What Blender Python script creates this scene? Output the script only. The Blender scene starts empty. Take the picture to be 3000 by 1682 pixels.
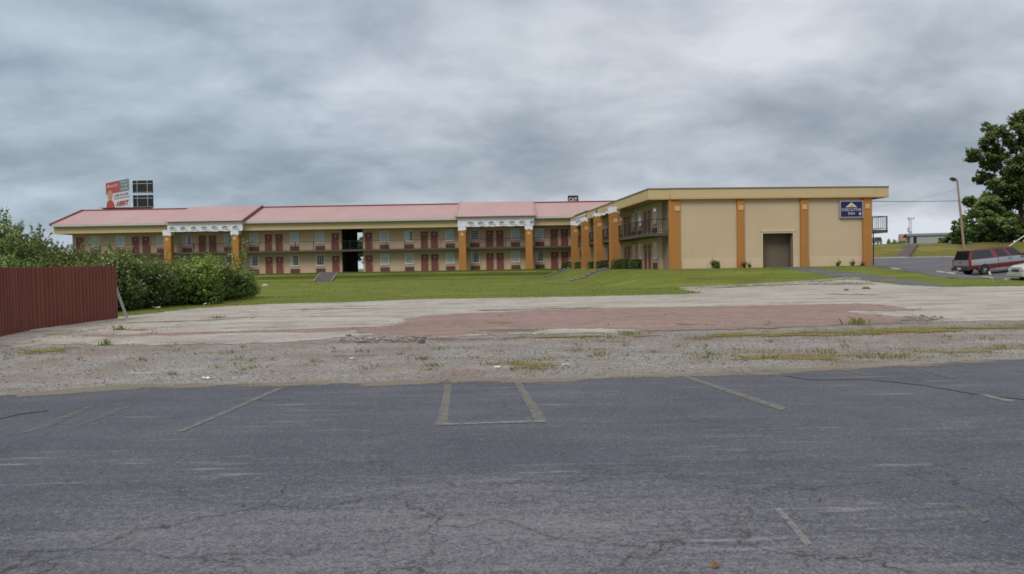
import bpy, bmesh, math, random
from mathutils import Vector, Matrix
from mathutils import noise as mnoise

random.seed(7)
R = math.radians
scene = bpy.context.scene
col = scene.collection

# ------------------------------------------------------------------ camera
F = 2300.0                       # focal length in pixels of a 3000 px wide picture
CAM = Vector((0.0, 0.0, 1.6))
PITCH, ROLL = R(1.64), R(1.0)
fwd = Vector((0, math.cos(PITCH), -math.sin(PITCH)))
r0 = Vector((1, 0, 0))
u0 = Vector((0, math.sin(PITCH), math.cos(PITCH)))
right = math.cos(ROLL) * r0 - math.sin(ROLL) * u0
up = math.sin(ROLL) * r0 + math.cos(ROLL) * u0
cam_data = bpy.data.cameras.new('camera')
cam_data.sensor_width = 36.0
cam_data.lens = F / 3000.0 * 36.0
cam_data.clip_start = 0.1
cam_data.clip_end = 6000
cam_data.dof.use_dof = False
cam = bpy.data.objects.new('camera', cam_data)
m = Matrix((right, up, -fwd)).transposed().to_4x4()
m.translation = CAM
cam.matrix_world = m
col.objects.link(cam)
scene.camera = cam


def ray(u, v):
    return right * ((u - 1500) / F) + up * ((841 - v) / F) + fwd


def at(u, v, Y):
    """a point of the world at depth Y seen in direction (u, v)"""
    d = ray(u, v)
    return CAM + d * (Y / d.y)


# ------------------------------------------------------------------ terrain
def sstep(a, b, x):
    if a == b:
        return 0.0 if x < a else 1.0
    t = max(0.0, min(1.0, (x - a) / (b - a)))
    return t * t * (3 - 2 * t)


WA = R(5.0)
OW = at(1962, 790, 60)
OW.z = 1.0
E = Vector((math.cos(WA), math.sin(WA), 0))
W = Vector((-math.sin(WA), math.cos(WA), 0))


def st(x, y):
    p = Vector((x - OW.x, y - OW.y, 0))
    return p.dot(E), p.dot(W)


def wing(s, t, z=0.0):
    p = OW + E * s + W * t
    return Vector((p.x, p.y, 1.0 + z))


def h(x, y):
    # long wing terrace
    a = max(0.0, 94.6 - y) / 3.7
    h1 = 1 - sstep(0, 1, a)
    h1 *= 1 - sstep(12, 16, x)
    # right wing terrace
    s, t = st(x, y)
    a = max(0.0, -2.7 - s) / 3.2
    b = max(0.0, -0.7 - t) / 11.5
    q = math.sqrt(a * a + b * b)
    h2 = 1 - sstep(0, 1, q) if q < 1 else 0.0
    h2 *= 1 - sstep(17.2, 22, s)
    # car park on the right, climbing away and to the right
    L = 0.16 * sstep(17, 30, x) * sstep(36, 48, y)
    if y > 57:
        L += 0.032 * (y - 57)
    L += 0.085 * min(max(0.0, x - 33.0), 9.0) * sstep(40, 50, y) * (1 - sstep(66, 84, y))
    L = min(L, 1.62)
    L += 1.9 * sstep(102, 108, y) * sstep(20, 26, x)
    L *= sstep(15.5, 19.5, x)
    z = max(h1, h2, L)
    z += 0.03 * sstep(36, 60, y) * (1 - sstep(80, 88, y))
    return z


def ground(u, v):
    """where the line of sight (u, v) meets the terrain"""
    d = ray(u, v)
    y = 3.0
    prev = y
    while y < 160:
        p = CAM + d * (y / d.y)
        if p.z <= h(p.x, p.y):
            lo, hi = prev, y
            for _ in range(24):
                mid = (lo + hi) / 2
                p = CAM + d * (mid / d.y)
                if p.z <= h(p.x, p.y):
                    hi = mid
                else:
                    lo = mid
            p = CAM + d * (hi / d.y)
            p.z = h(p.x, p.y)
            return p
        prev = y
        y += 0.15
    p = CAM + d * (160 / d.y)
    return p


# ------------------------------------------------------------------ node helper
class NT:
    def __init__(self, name):
        self.m = bpy.data.materials.new(name)
        self.m.use_nodes = True
        self.t = self.m.node_tree
        self.t.nodes.clear()
        self.out = self.t.nodes.new('ShaderNodeOutputMaterial')

    def n(self, typ, **kw):
        nd = self.t.nodes.new(typ)
        for k, v in kw.items():
            setattr(nd, k, v)
        return nd

    def set(self, sock, v):
        if hasattr(v, 'is_linked') or isinstance(v, bpy.types.NodeSocket):
            self.t.links.new(v, sock)
        elif v is not None:
            if sock.type == 'RGBA' and len(v) == 3:
                v = (*v, 1)
            sock.default_value = v

    def coord(self, kind='Object'):
        return self.n('ShaderNodeTexCoord').outputs[kind]

    def mapping(self, vec, scale=(1, 1, 1), rot=(0, 0, 0), loc=(0, 0, 0)):
        nd = self.n('ShaderNodeMapping')
        self.set(nd.inputs['Vector'], vec)
        nd.inputs['Scale'].default_value = scale
        nd.inputs['Rotation'].default_value = rot
        nd.inputs['Location'].default_value = loc
        return nd.outputs[0]

    def noise(self, vec, scale, detail=4, rough=.55, dist=0, color=False):
        nd = self.n('ShaderNodeTexNoise')
        self.set(nd.inputs['Vector'], vec)
        nd.inputs['Scale'].default_value = scale
        nd.inputs['Detail'].default_value = detail
        nd.inputs['Roughness'].default_value = rough
        nd.inputs['Distortion'].default_value = dist
        return nd.outputs['Color' if color else 'Fac']

    def voro(self, vec, scale, feature='F1', out='Distance', rand=1.0):
        nd = self.n('ShaderNodeTexVoronoi', feature=feature)
        self.set(nd.inputs['Vector'], vec)
        nd.inputs['Scale'].default_value = scale
        nd.inputs['Randomness'].default_value = rand
        return nd.outputs[out]

    def math(self, op, a, b=None, c=None, clamp=False):
        nd = self.n('ShaderNodeMath', operation=op, use_clamp=clamp)
        self.set(nd.inputs[0], a)
        if b is not None:
            self.set(nd.inputs[1], b)
        if c is not None:
            self.set(nd.inputs[2], c)
        return nd.outputs[0]

    def vmath(self, op, a, b):
        nd = self.n('ShaderNodeVectorMath', operation=op)
        self.set(nd.inputs[0], a)
        self.set(nd.inputs[1], b)
        return nd.outputs[0]

    def vscale(self, a, s):
        nd = self.n('ShaderNodeVectorMath', operation='SCALE')
        self.set(nd.inputs[0], a)
        nd.inputs['Scale'].default_value = s
        return nd.outputs[0]

    def ss(self, x, a, b, lo=0.0, hi=1.0):
        nd = self.n('ShaderNodeMapRange', interpolation_type='SMOOTHSTEP')
        self.set(nd.inputs[0], x)
        nd.inputs[1].default_value = a
        nd.inputs[2].default_value = b
        nd.inputs[3].default_value = lo
        nd.inputs[4].default_value = hi
        return nd.outputs[0]

    def mix(self, f, a, b, blend='MIX'):
        nd = self.n('ShaderNodeMix', data_type='RGBA', blend_type=blend)
        self.set(nd.inputs[0], f)
        self.set(nd.inputs[6], a)
        self.set(nd.inputs[7], b)
        return nd.outputs[2]

    def ramp(self, f, stops):
        nd = self.n('ShaderNodeValToRGB')
        el = nd.color_ramp.elements
        while len(el) < len(stops):
            el.new(0.5)
        for e, (p, c) in zip(el, stops):
            e.position = p
            e.color = (*c, 1) if len(c) == 3 else c
        self.set(nd.inputs[0], f)
        return nd.outputs[0]

    def sep(self, v):
        nd = self.n('ShaderNodeSeparateXYZ')
        self.set(nd.inputs[0], v)
        return nd.outputs

    def bump(self, height, strength=.3, dist=.02):
        nd = self.n('ShaderNodeBump')
        nd.inputs['Strength'].default_value = strength
        nd.inputs['Distance'].default_value = dist
        self.set(nd.inputs['Height'], height)
        return nd.outputs[0]

    def bsdf(self, color, rough=.8, normal=None, metallic=0.0, spec=.3, alpha=None, link=True, coat=0.0):
        b = self.n('ShaderNodeBsdfPrincipled')
        self.set(b.inputs['Base Color'], color)
        self.set(b.inputs['Roughness'], rough)
        b.inputs['Metallic'].default_value = metallic
        b.inputs['Specular IOR Level'].default_value = spec
        b.inputs['Coat Weight'].default_value = coat
        if normal is not None:
            self.set(b.inputs['Normal'], normal)
        if alpha is not None:
            self.set(b.inputs['Alpha'], alpha)
        if link:
            self.t.links.new(b.outputs[0], self.out.inputs[0])
        return b.outputs[0]


def simple(name, c, rough=.7, var=.12, scale=2.0, fine=.05, fscale=25, metallic=0, spec=.3, bump=0.0, streak=0.0, coat=0.0):
    """weathered paint: base colour with large blotches, fine grain and optional rain streaks"""
    t = NT(name)
    p = t.coord()
    a = t.noise(p, scale, 6, .6)
    f = t.noise(p, fscale, 3, .6)
    k = t.math('ADD', t.math('MULTIPLY', t.math('SUBTRACT', a, .5), 2 * var),
               t.math('MULTIPLY', t.math('SUBTRACT', f, .5), 2 * fine))
    if streak:
        s = t.noise(t.mapping(p, (3.0, 3.0, .12)), 2.0, 5, .6)
        k = t.math('ADD', k, t.math('MULTIPLY', t.math('SUBTRACT', s, .5), 2 * streak))
    k = t.math('ADD', k, 1.0)
    comb = t.n('ShaderNodeCombineColor')
    for i in range(3):
        t.set(comb.inputs[i], k)
    c2 = t.mix(1.0, c, comb.outputs[0], 'MULTIPLY')
    nrm = t.bump(f, bump, .01) if bump else None
    t.bsdf(c2, rough, nrm, metallic, spec, coat=coat)
    return t.m


M = {}

# asphalt -----------------------------------------------------------------
def asphalt_nodes(t, p):
    x, y, z = t.sep(p)
    fine = t.noise(p, 55, 3, .75)
    fine2 = t.noise(p, 18, 4, .75)
    g = t.sep(t.voro(p, 80, 'F1', 'Color'))[0]
    mid = t.noise(p, .8, 7, .62)
    streak = t.noise(t.mapping(p, (.20, 2.2, 1), (0, 0, R(-4))), 1.5, 9, .72, .5)
    patch = t.noise(t.mapping(p, (.5, 1.0, 1), (0, 0, R(-4)), (4.2, 1.1, 0)), .7, 6, .62)
    base = t.mix(t.ss(mid, .3, .72), (.056, .061, .083), (.078, .082, .106))
    base = t.mix(t.math('MULTIPLY', t.ss(streak, .44, .28), .45), base, (.034, .037, .048))
    # scuffed, sun-bleached areas: salt-and-pepper, strongest in the middle of the lane near the camera
    dx = t.math('DIVIDE', t.math('ADD', x, .4), 3.4)
    dy = t.math('DIVIDE', t.math('SUBTRACT', y, 3.6), 2.1)
    r2 = t.math('ADD', t.math('MULTIPLY', dx, dx), t.math('MULTIPLY', dy, dy))
    lane = t.ss(r2, 1.9, .0)
    scuff = t.math('ADD', t.math('ADD', t.math('MULTIPLY', streak, .75), t.math('MULTIPLY', patch, .45)), t.math('MULTIPLY', lane, .24))
    sal = t.math('ADD', t.math('MULTIPLY', fine, .5), t.math('MULTIPLY', fine2, .5))
    sf = t.ss(t.math('ADD', scuff, t.math('MULTIPLY', t.math('SUBTRACT', sal, .5), 1.6)), .60, 1.02)
    base = t.mix(t.math('MULTIPLY', sf, .85), base, (.180, .178, .194))
    fl = t.noise(t.mapping(p, (.55, 5.5, 1), (0, 0, R(-3))), 1.3, 6, .7)
    base = t.mix(t.math('MULTIPLY', t.ss(fl, .57, .68), t.ss(patch, .38, .58, .0, .85)), base, (.215, .213, .225))
    brown = t.noise(p, .55, 5, .6, 0, True)
    base = t.mix(t.math('MULTIPLY', t.ss(t.sep(brown)[0], .5, .72), .08), base, (.115, .104, .095))
    base = t.mix(t.math('MULTIPLY', t.ss(g, .88, .97), .28), base, (.30, .29, .28))
    base = t.mix(t.math('MULTIPLY', t.ss(g, .15, .03), .6), base, (.02, .021, .024))
    # cracks: a fine net close to the camera, a few long ones farther out
    dn = t.noise(p, .9, 5, .6, 0, True)
    dv = t.vmath('ADD', p, t.vscale(t.vmath('SUBTRACT', dn, (.5, .5, .5)), .8))
    dn2 = t.noise(p, 7, 3, .6, 0, True)
    dv = t.vmath('ADD', dv, t.vscale(t.vmath('SUBTRACT', dn2, (.5, .5, .5)), .07))
    cm = t.noise(p, .5, 4, .6)
    near = t.ss(y, 7.4, 5.0)
    e1 = t.voro(t.mapping(dv, (.62, .85, 1)), 1.0, 'DISTANCE_TO_EDGE')
    w = t.math('MULTIPLY', t.ss(cm, .34, .52), near)
    crack = t.math('MULTIPLY', t.ss(e1, .0062, .0016), w)
    halo = t.math('MULTIPLY', t.ss(e1, .045, .0), w)
    e3 = t.voro(t.mapping(dv, (1.6, 2.1, 1), (0, 0, .7)), 1.0, 'DISTANCE_TO_EDGE')
    c3 = t.math('MULTIPLY', t.ss(e3, .012, .003), t.math('MULTIPLY', t.ss(cm, .56, .40), t.ss(y, 9.5, 6.0)))
    e2 = t.voro(t.mapping(dv, (.22, .34, 1), (0, 0, .5)), 1.0, 'DISTANCE_TO_EDGE')
    c2 = t.math('MULTIPLY', t.ss(e2, .0045, .0015), t.ss(cm, .62, .45))
    base = t.mix(t.math('MULTIPLY', halo, .16), base, (.05, .05, .04))
    base = t.mix(t.math('MULTIPLY', crack, .75), base, (.024, .020, .016))
    base = t.mix(t.math('MULTIPLY', c3, .40), base, (.022, .022, .020))
    base = t.mix(t.math('MULTIPLY', c2, .4), base, (.02, .021, .022))
    hh = t.math('SUBTRACT', t.math('ADD', t.math('MULTIPLY', fine, .5), t.math('MULTIPLY', g, .3)),
                t.math('MULTIPLY', crack, 1.5))
    return base, hh


t = NT('asphalt')
p = t.coord()
c, hh = asphalt_nodes(t, p)
t.bsdf(c, .78, t.bump(hh, .45, .006), spec=.35)
M['asphalt'] = t.m

t = NT('far_asphalt')
p = t.coord()
a = t.noise(p, .6, 6, .6)
b = t.noise(t.mapping(p, (.3, 2, 1)), .8, 6, .6)
c = t.mix(t.ss(a, .3, .7), (.085, .086, .102), (.115, .116, .130))
c = t.mix(t.math('MULTIPLY', t.ss(b, .5, .75), .5), c, (.16, .16, .165))
t.bsdf(c, .85, t.bump(t.noise(p, 40, 3), .3, .01))
M['far_asphalt'] = t.m

# worn line paint ------------------------------------------------------------
def line_mat(name, colr, cover):
    t = NT(name)
    p = t.coord()
    n1 = t.noise(p, 9, 6, .7)
    n2 = t.noise(p, 60, 3, .7)
    f = t.math('ADD', t.math('MULTIPLY', n1, .6), t.math('MULTIPLY', n2, .4))
    al = t.ss(f, .62 - cover * .5, .72 - cover * .3)
    al = t.math('MULTIPLY', al, .42 + .5 * cover)
    cc = t.mix(n2, colr, tuple(q * .7 for q in colr))
    t.bsdf(cc, .8, alpha=al)
    return t.m


M['line_yellow'] = line_mat('line_yellow', (.235, .226, .195), .60)
M['line_faint'] = line_mat('line_faint', (.22, .21, .18), .42)
M['line_white'] = line_mat('line_white', (.30, .30, .29), .55)
M['tar'] = simple('tar', (.026, .028, .034), .6, .2)

# gravel -----------------------------------------------------------------------
t = NT('gravel')
p = t.coord()
x, y, z = t.sep(p)
v1 = t.sep(t.voro(p, 34, 'F1', 'Color'))
v2 = t.sep(t.voro(p, 80, 'F1', 'Color'))
d1 = t.voro(p, 34, 'F1', 'Distance')
val = t.math('ADD', t.math('MULTIPLY', v1[0], .55), t.math('MULTIPLY', v2[1], .45))
c = t.ramp(val, [(.05, (.070, .067, .065)), (.3, (.185, .176, .17)), (.6, (.29, .278, .268)), (.85, (.39, .375, .362)), (1, (.62, .60, .58))])
big = t.noise(t.mapping(p, (.5, 1.1, 1)), .7, 7, .68)
c = t.mix(t.math('MULTIPLY', t.ss(big, .50, .66), .65), c, (.34, .315, .29))
c = t.mix(t.math('MULTIPLY', t.ss(big, .46, .34), .5), c, (.15, .135, .12))
dirt = t.noise(p, .8, 7, .65)
c = t.mix(t.math('MULTIPLY', t.ss(dirt, .44, .62), .65), c, (.215, .18, .145))
red = t.noise(p, .5, 5, .6, 0, True)
c = t.mix(t.math('MULTIPLY', t.ss(t.sep(red)[1], .5, .68), .5), c, (.245, .165, .14))
# dusty soil along the edge of the asphalt
ed = t.math('SUBTRACT', y, t.math('ADD', 9.9, t.math('MULTIPLY', x, .12)))
edge = t.ss(t.math('ADD', ed, t.math('MULTIPLY', t.math('SUBTRACT', dirt, .5), 2.4)), 1.7, .3)
c = t.mix(t.math('MULTIPLY', edge, .72), c, (.20, .165, .128))
# moss / low green film
gr = t.noise(t.mapping(p, (.5, 1.3, 1)), .9, 6, .65)
gm = t.math('MULTIPLY', t.ss(gr, .56, .72), t.ss(x, -4.0, 4.0, .20, .75))
c = t.mix(gm, c, (.14, .13, .05))
hh = t.math('ADD', t.math('MULTIPLY', d1, -.8), t.math('MULTIPLY', v1[2], .3))
t.bsdf(c, .9, t.bump(hh, .8, .03), spec=.2)
M['gravel'] = t.m

M['stone'] = simple('stone', (.30, .29, .28), .9, .5, 9, .2, 60)

def patch_mat(name, ca, cb, thr, scale=1.6, amt=.9):
    t = NT(name)
    p = t.coord()
    n1 = t.noise(t.mapping(p, (.6, 1.2, 1)), scale, 7, .7)
    n2 = t.noise(p, 22, 4, .7)
    f = t.math('ADD', t.math('MULTIPLY', t.math('SUBTRACT', n1, .15), 1.0), t.math('MULTIPLY', n2, .30))
    ed = t.n('ShaderNodeAttribute', attribute_name='edge').outputs['Fac']
    f = t.math('ADD', f, t.math('MULTIPLY', t.math('SUBTRACT', ed, .75), .34))
    al = t.math('MULTIPLY', t.ss(f, thr - .06, thr + .07), amt)
    t.bsdf(t.mix(t.ss(n2, .3, .7), ca, cb), .95, t.bump(n2, .6, .03), spec=.1, alpha=al)
    return t.m


M['weed_mat'] = patch_mat('weed_mat', (.15, .135, .045), (.26, .22, .075), .49)
M['weed_mat_thin'] = patch_mat('weed_mat_thin', (.18, .16, .055), (.26, .22, .08), .52)
M['soil_mat'] = patch_mat('soil_mat', (.13, .105, .08), (.20, .165, .13), .52, 2.2, .75)
M['red_rubble'] = patch_mat('red_rubble', (.20, .11, .09), (.27, .185, .16), .55, 2.5, .7)
M['edge_dust'] = patch_mat('edge_dust', (.17, .15, .12), (.25, .22, .18), .43, 1.4, .9)
M['pale_dust'] = patch_mat('pale_dust', (.42, .39, .35), (.52, .49, .45), .50, 1.2, .7)

# weathered concrete pad ------------------------------------------------------------
def pad_mat(name, ca, cb, cd, joints=True, edge=None, holes=False):
    t = NT(name)
    p = t.coord()
    n1 = t.noise(t.mapping(p, (.35, .8, 1)), .5, 8, .66)
    n2 = t.noise(p, 2.5, 8, .7)
    n3 = t.noise(p, 30, 4, .7)
    c = t.mix(t.ss(n1, .32, .68), ca, cb)
    c = t.mix(t.math('MULTIPLY', t.ss(n2, .52, .72), .7), c, cd)
    n4 = t.noise(t.mapping(p, (.5, 1.0, 1), (0, 0, .2), (7, 3, 0)), .9, 9, .72)
    c = t.mix(t.math('MULTIPLY', t.ss(n4, .50, .64), .65), c, tuple(q * .60 for q in cd))
    c = t.mix(t.math('MULTIPLY', t.ss(n4, .44, .34), .6), c, tuple(min(1, q * 1.25) for q in cb))
    pk = t.noise(t.mapping(p, (.25, .7, 1), (0, 0, 0), (2, 9, 0)), .8, 7, .68)
    c = t.mix(t.math('MULTIPLY', t.ss(pk, .54, .66), .45), c, (.265, .195, .17))
    n7 = t.noise(t.mapping(p, (.9, 1.6, 1)), 2.6, 8, .75)
    c = t.mix(t.math('MULTIPLY', t.ss(n7, .54, .66), .55), c, (.15, .13, .11))
    st_ = t.noise(t.mapping(p, (.10, 1.6, 1), (0, 0, R(3))), 1.1, 7, .65)
    c = t.mix(t.math('MULTIPLY', t.ss(st_, .54, .72), .55), c, tuple(q * .62 for q in ca))
    c = t.mix(t.math('MULTIPLY', t.ss(n3, .5, .8), .35), c, tuple(min(1, q * 1.5) for q in cb))
    c = t.mix(t.math('MULTIPLY', t.ss(n3, .4, .25), .4), c, (.12, .11, .10))
    if joints:
        dn = t.noise(p, .5, 5, .6, 0, True)
        dv = t.vmath('ADD', p, t.vscale(t.vmath('SUBTRACT', dn, (.5, .5, .5)), 2.5))
        e = t.voro(t.mapping(dv, (.09, .22, 1)), 1.0, 'DISTANCE_TO_EDGE')
        c = t.mix(t.math('MULTIPLY', t.ss(e, .012, .002), t.ss(n2, .35, .6, .0, .8)), c, (.13, .12, .10))
    al = None
    if edge:
        ea = t.n('ShaderNodeAttribute', attribute_name='edge').outputs['Fac']
        en = t.noise(p, 1.7, 7, .72)
        al = t.ss(t.math('ADD', ea, t.math('MULTIPLY', t.math('SUBTRACT', en, .5), 2.6)), .10, .34)
        if holes:
            al = t.math('MULTIPLY', al, t.ss(t.math('ADD', t.math('MULTIPLY', n4, .6), t.math('MULTIPLY', n2, .4)), .36, .50, .30, 1.0))
    t.bsdf(c, .9, t.bump(t.math('ADD', n3, n2), .4, .01), spec=.2, alpha=al)
    return t.m


M['pad'] = pad_mat('pad', (.31, .288, .255), (.40, .38, .345), (.235, .205, .175), edge=True)
M['walk'] = pad_mat('walk', (.31, .288, .255), (.40, .38, .345), (.235, .205, .175))
M['pink'] = pad_mat('pink', (.245, .162, .142), (.285, .200, .178), (.25, .205, .18), edge=True, holes=True)
M['curb'] = pad_mat('curb', (.44, .42, .39), (.50, .48, .45), (.36, .33, .30), False)
M['dark_debris'] = simple('dark_debris', (.12, .105, .09), .9, .4, 4, .2, 40)

# lawn -------------------------------------------------------------------------------
def lawn_mat(name, c1, c2, c3, dry, dryamt):
    t = NT(name)
    p = t.coord()
    n1 = t.noise(p, .22, 6, .6)
    n2 = t.noise(t.mapping(p, (.5, 1.4, 1), (0, 0, R(4))), .9, 7, .68)
    n3 = t.noise(p, 7, 5, .75)
    n4 = t.noise(p, 40, 3, .7)
    wv = t.n('ShaderNodeTexWave', wave_type='BANDS', bands_direction='Y')
    t.set(wv.inputs['Vector'], t.mapping(p, (1, 1, 1), (0, 0, R(6))))
    wv.inputs['Scale'].default_value = .28
    wv.inputs['Distortion'].default_value = 1.2
    n5 = t.noise(t.mapping(p, (.07, .42, 1), (0, 0, R(3))), 1.0, 6, .66)
    n6 = t.noise(t.mapping(p, (.25, 1.6, 1), (0, 0, R(-2)), (5, 2, 0)), 1.0, 6, .7)
    c = t.mix(t.ss(t.math('ADD', t.math('MULTIPLY', n2, .4), t.math('MULTIPLY', n6, .6)), .36, .64), c1, c2)
    c = t.mix(t.math('MULTIPLY', t.ss(n5, .50, .68), .55), c, tuple(q * 1.35 for q in c2))
    c = t.mix(t.math('MULTIPLY', t.ss(n5, .46, .32), .5), c, tuple(q * .75 for q in c1))
    c = t.mix(t.math('MULTIPLY', t.ss(wv.outputs['Fac'], .3, .7), .3), c, c3)
    c = t.mix(t.math('MULTIPLY', t.ss(n1, .45, .7), .6), c, c3)
    c = t.mix(t.math('MULTIPLY', t.ss(n2, .58, .78), dryamt), c, dry)
    c = t.mix(t.math('MULTIPLY', t.ss(n3, .5, .75), .5), c, tuple(q * 1.6 for q in c2))
    c = t.mix(t.math('MULTIPLY', t.ss(n4, .5, .25), .55), c, tuple(q * .45 for q in c1))
    t.bsdf(c, .95, t.bump(t.math('ADD', n3, n4), .9, .06), spec=.1)
    return t.m


M['lawn'] = lawn_mat('lawn', (.100, .132, .024), (.205, .232, .050), (.142, .178, .034), (.27, .25, .085), .7)
M['bank_grass'] = lawn_mat('bank_grass', (.120, .125, .034), (.215, .185, .062), (.165, .145, .045), (.30, .22, .11), .95)
M['shaded_rough_grass'] = lawn_mat('shaded_rough_grass', (.060, .078, .018), (.092, .108, .028), (.075, .095, .02), (.16, .15, .06), .4)
M['earth'] = lawn_mat('earth', (.11, .13, .04), (.15, .16, .05), (.12, .14, .04), (.2, .18, .1), .5)

# building paints ------------------------------------------------------------------------
M['tan_wall'] = simple('tan_wall', (.525, .42, .285), .85, .13, .35, .05, 30, streak=.055, bump=.1)
M['tan_wall_low'] = simple('tan_wall_low', (.58, .465, .32), .85, .10, .6, .04, 30, streak=.05)
M['room_wall'] = simple('room_wall', (.52, .40, .28), .85, .08, .8, .04, 30, streak=.06)
M['shaded_wall'] = simple('shaded_wall', (0.25, 0.205, 0.15), .85, .1, .8)
M['fascia'] = simple('fascia', (0.52, 0.41, 0.24), .75, .08, .5, .03, 30, streak=.05)
M['fascia_trim'] = simple('fascia_trim', (0.52, 0.33, 0.14), .75, .08, .8)
M['fascia_cap'] = simple('fascia_cap', (.20, .15, .085), .6, .1)
M['orange'] = simple('orange', (.39, .18, .050), .75, .18, .9, .06, 25, streak=.10, bump=.1)
M['cream_tile'] = simple('cream_tile', (0.56, 0.39, 0.2), .7, .06)
M['soffit'] = simple('soffit', (0.33, 0.29, 0.23), .85, .1)
M['door_red'] = simple('door_red', (0.2, 0.066, 0.056), .55, .12, 2, .03, streak=.05)
M['unit_red'] = simple('unit_red', (0.175, 0.075, 0.066), .6, .15, 3)
M['white_paint'] = simple('white_paint', (.70, .68, .63), .6, .06)
M['cream_trim'] = simple('cream_trim', (.50, .44, .34), .7, .06)
M['banner'] = simple('banner', (.74, .74, .80), .6, .06, .9, .02)
M['banner_print'] = simple('banner_print', (.19, .19, .26), .7, .1)
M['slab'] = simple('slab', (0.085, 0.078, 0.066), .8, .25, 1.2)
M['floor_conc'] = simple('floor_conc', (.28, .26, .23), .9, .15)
M['rail'] = simple('rail', (.022, .02, .02), .5, .1)
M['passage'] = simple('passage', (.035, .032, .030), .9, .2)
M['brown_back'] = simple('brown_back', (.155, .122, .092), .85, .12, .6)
M['gutter'] = simple('gutter', (.47, .47, .46), .5, .1, .6)
M['curtain'] = simple('curtain', (.56, .60, .66), .9, .1, 3)
M['curtain_low'] = simple('curtain_low', (.50, .54, .55), .9, .15, 3)
M['lamp_glass'] = simple('lamp_glass', (.85, .82, .75), .3, .02)
M['blue_paint'] = simple('blue_paint', (.05, .16, .32), .5, .1)
M['knob'] = simple('knob', (.45, .42, .36), .35, .05, metallic=.8)
M['dark_room'] = simple('dark_room', (.012, .013, .015), .6, .05)

t = NT('glass')
g = t.n('ShaderNodeBsdfGlossy')
g.inputs['Roughness'].default_value = .03
g.inputs['Color'].default_value = (.9, .95, 1, 1)
tr = t.n('ShaderNodeBsdfTransparent')
tr.inputs['Color'].default_value = (.80, .86, .86, 1)
fr = t.n('ShaderNodeFresnel')
fr.inputs['IOR'].default_value = 1.5
mx = t.n('ShaderNodeMixShader')
t.set(mx.inputs[0], fr.outputs[0])
t.t.links.new(tr.outputs[0], mx.inputs[1])
t.t.links.new(g.outputs[0], mx.inputs[2])
t.t.links.new(mx.outputs[0], t.out.inputs[0])
M['glass'] = t.m

t = NT('roof_metal')          # standing seam sheet, oxidised red
p = t.coord()
x, y, z = t.sep(p)
seam = t.math('PINGPONG', t.math('ADD', x, 100.0), .205)
ln = t.ss(seam, .012, .03)
n = t.noise(t.mapping(p, (.5, .15, 1)), .5, 6, .6)
n2 = t.noise(t.mapping(p, (2.2, .12, 1)), 1.2, 4, .6)
c = t.mix(t.ss(n, .3, .7), (.365, .225, .222), (.405, .26, .255))
c = t.mix(t.math('MULTIPLY', t.ss(n2, .5, .75), .35), c, (.47, .265, .255))
c = t.mix(t.math('MULTIPLY', t.math('SUBTRACT', 1.0, ln), .22), c, (.26, .10, .10))
t.bsdf(c, .5, t.bump(ln, .25, .03), spec=.4)
M['roof_metal'] = t.m
M['roof_trim'] = simple('roof_trim', (.19, .042, .038), .5, .1)

t = NT('fence_metal')
p = t.coord()
n = t.noise(p, .8, 6, .6)
s = t.noise(t.mapping(p, (4, 4, .15)), 1.5, 5, .65)
c = t.mix(t.ss(n, .3, .7), (.140, .038, .027), (.165, .048, .034))
c = t.mix(t.math('MULTIPLY', t.ss(s, .45, .7), .7), c, (.20, .068, .054))
t.bsdf(c, .5, None, spec=.3)
M['fence_metal'] = t.m
M['galv'] = simple('galv', (.40, .42, .42), .45, .12, 3, metallic=.5)


def leaf_mat(name, dark, mid, light):
    t = NT(name)
    at_ = t.n('ShaderNodeAttribute', attribute_name='tint')
    p = t.coord()
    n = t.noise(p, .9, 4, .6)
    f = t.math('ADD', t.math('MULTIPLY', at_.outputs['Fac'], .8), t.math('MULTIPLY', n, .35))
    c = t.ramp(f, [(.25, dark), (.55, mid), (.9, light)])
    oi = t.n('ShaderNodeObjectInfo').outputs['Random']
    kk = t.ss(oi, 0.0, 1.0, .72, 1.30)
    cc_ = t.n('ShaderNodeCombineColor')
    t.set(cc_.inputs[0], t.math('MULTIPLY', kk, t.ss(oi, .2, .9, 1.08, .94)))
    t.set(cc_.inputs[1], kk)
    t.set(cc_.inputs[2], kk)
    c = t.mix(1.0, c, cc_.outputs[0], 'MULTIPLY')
    d = t.n('ShaderNodeBsdfDiffuse')
    t.set(d.inputs['Color'], c)
    tl = t.n('ShaderNodeBsdfTranslucent')
    t.set(tl.inputs['Color'], t.mix(.5, c, (.14, .18, .03)))
    gl = t.n('ShaderNodeBsdfGlossy')
    gl.inputs['Roughness'].default_value = .45
    gl.inputs['Color'].default_value = (.6, .65, .6, 1)
    m1 = t.n('ShaderNodeMixShader')
    m1.inputs[0].default_value = .28
    t.t.links.new(d.outputs[0], m1.inputs[1])
    t.t.links.new(tl.outputs[0], m1.inputs[2])
    m2 = t.n('ShaderNodeMixShader')
    m2.inputs[0].default_value = .05
    t.t.links.new(m1.outputs[0], m2.inputs[1])
    t.t.links.new(gl.outputs[0], m2.inputs[2])
    t.t.links.new(m2.outputs[0], t.out.inputs[0])
    return t.m


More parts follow.
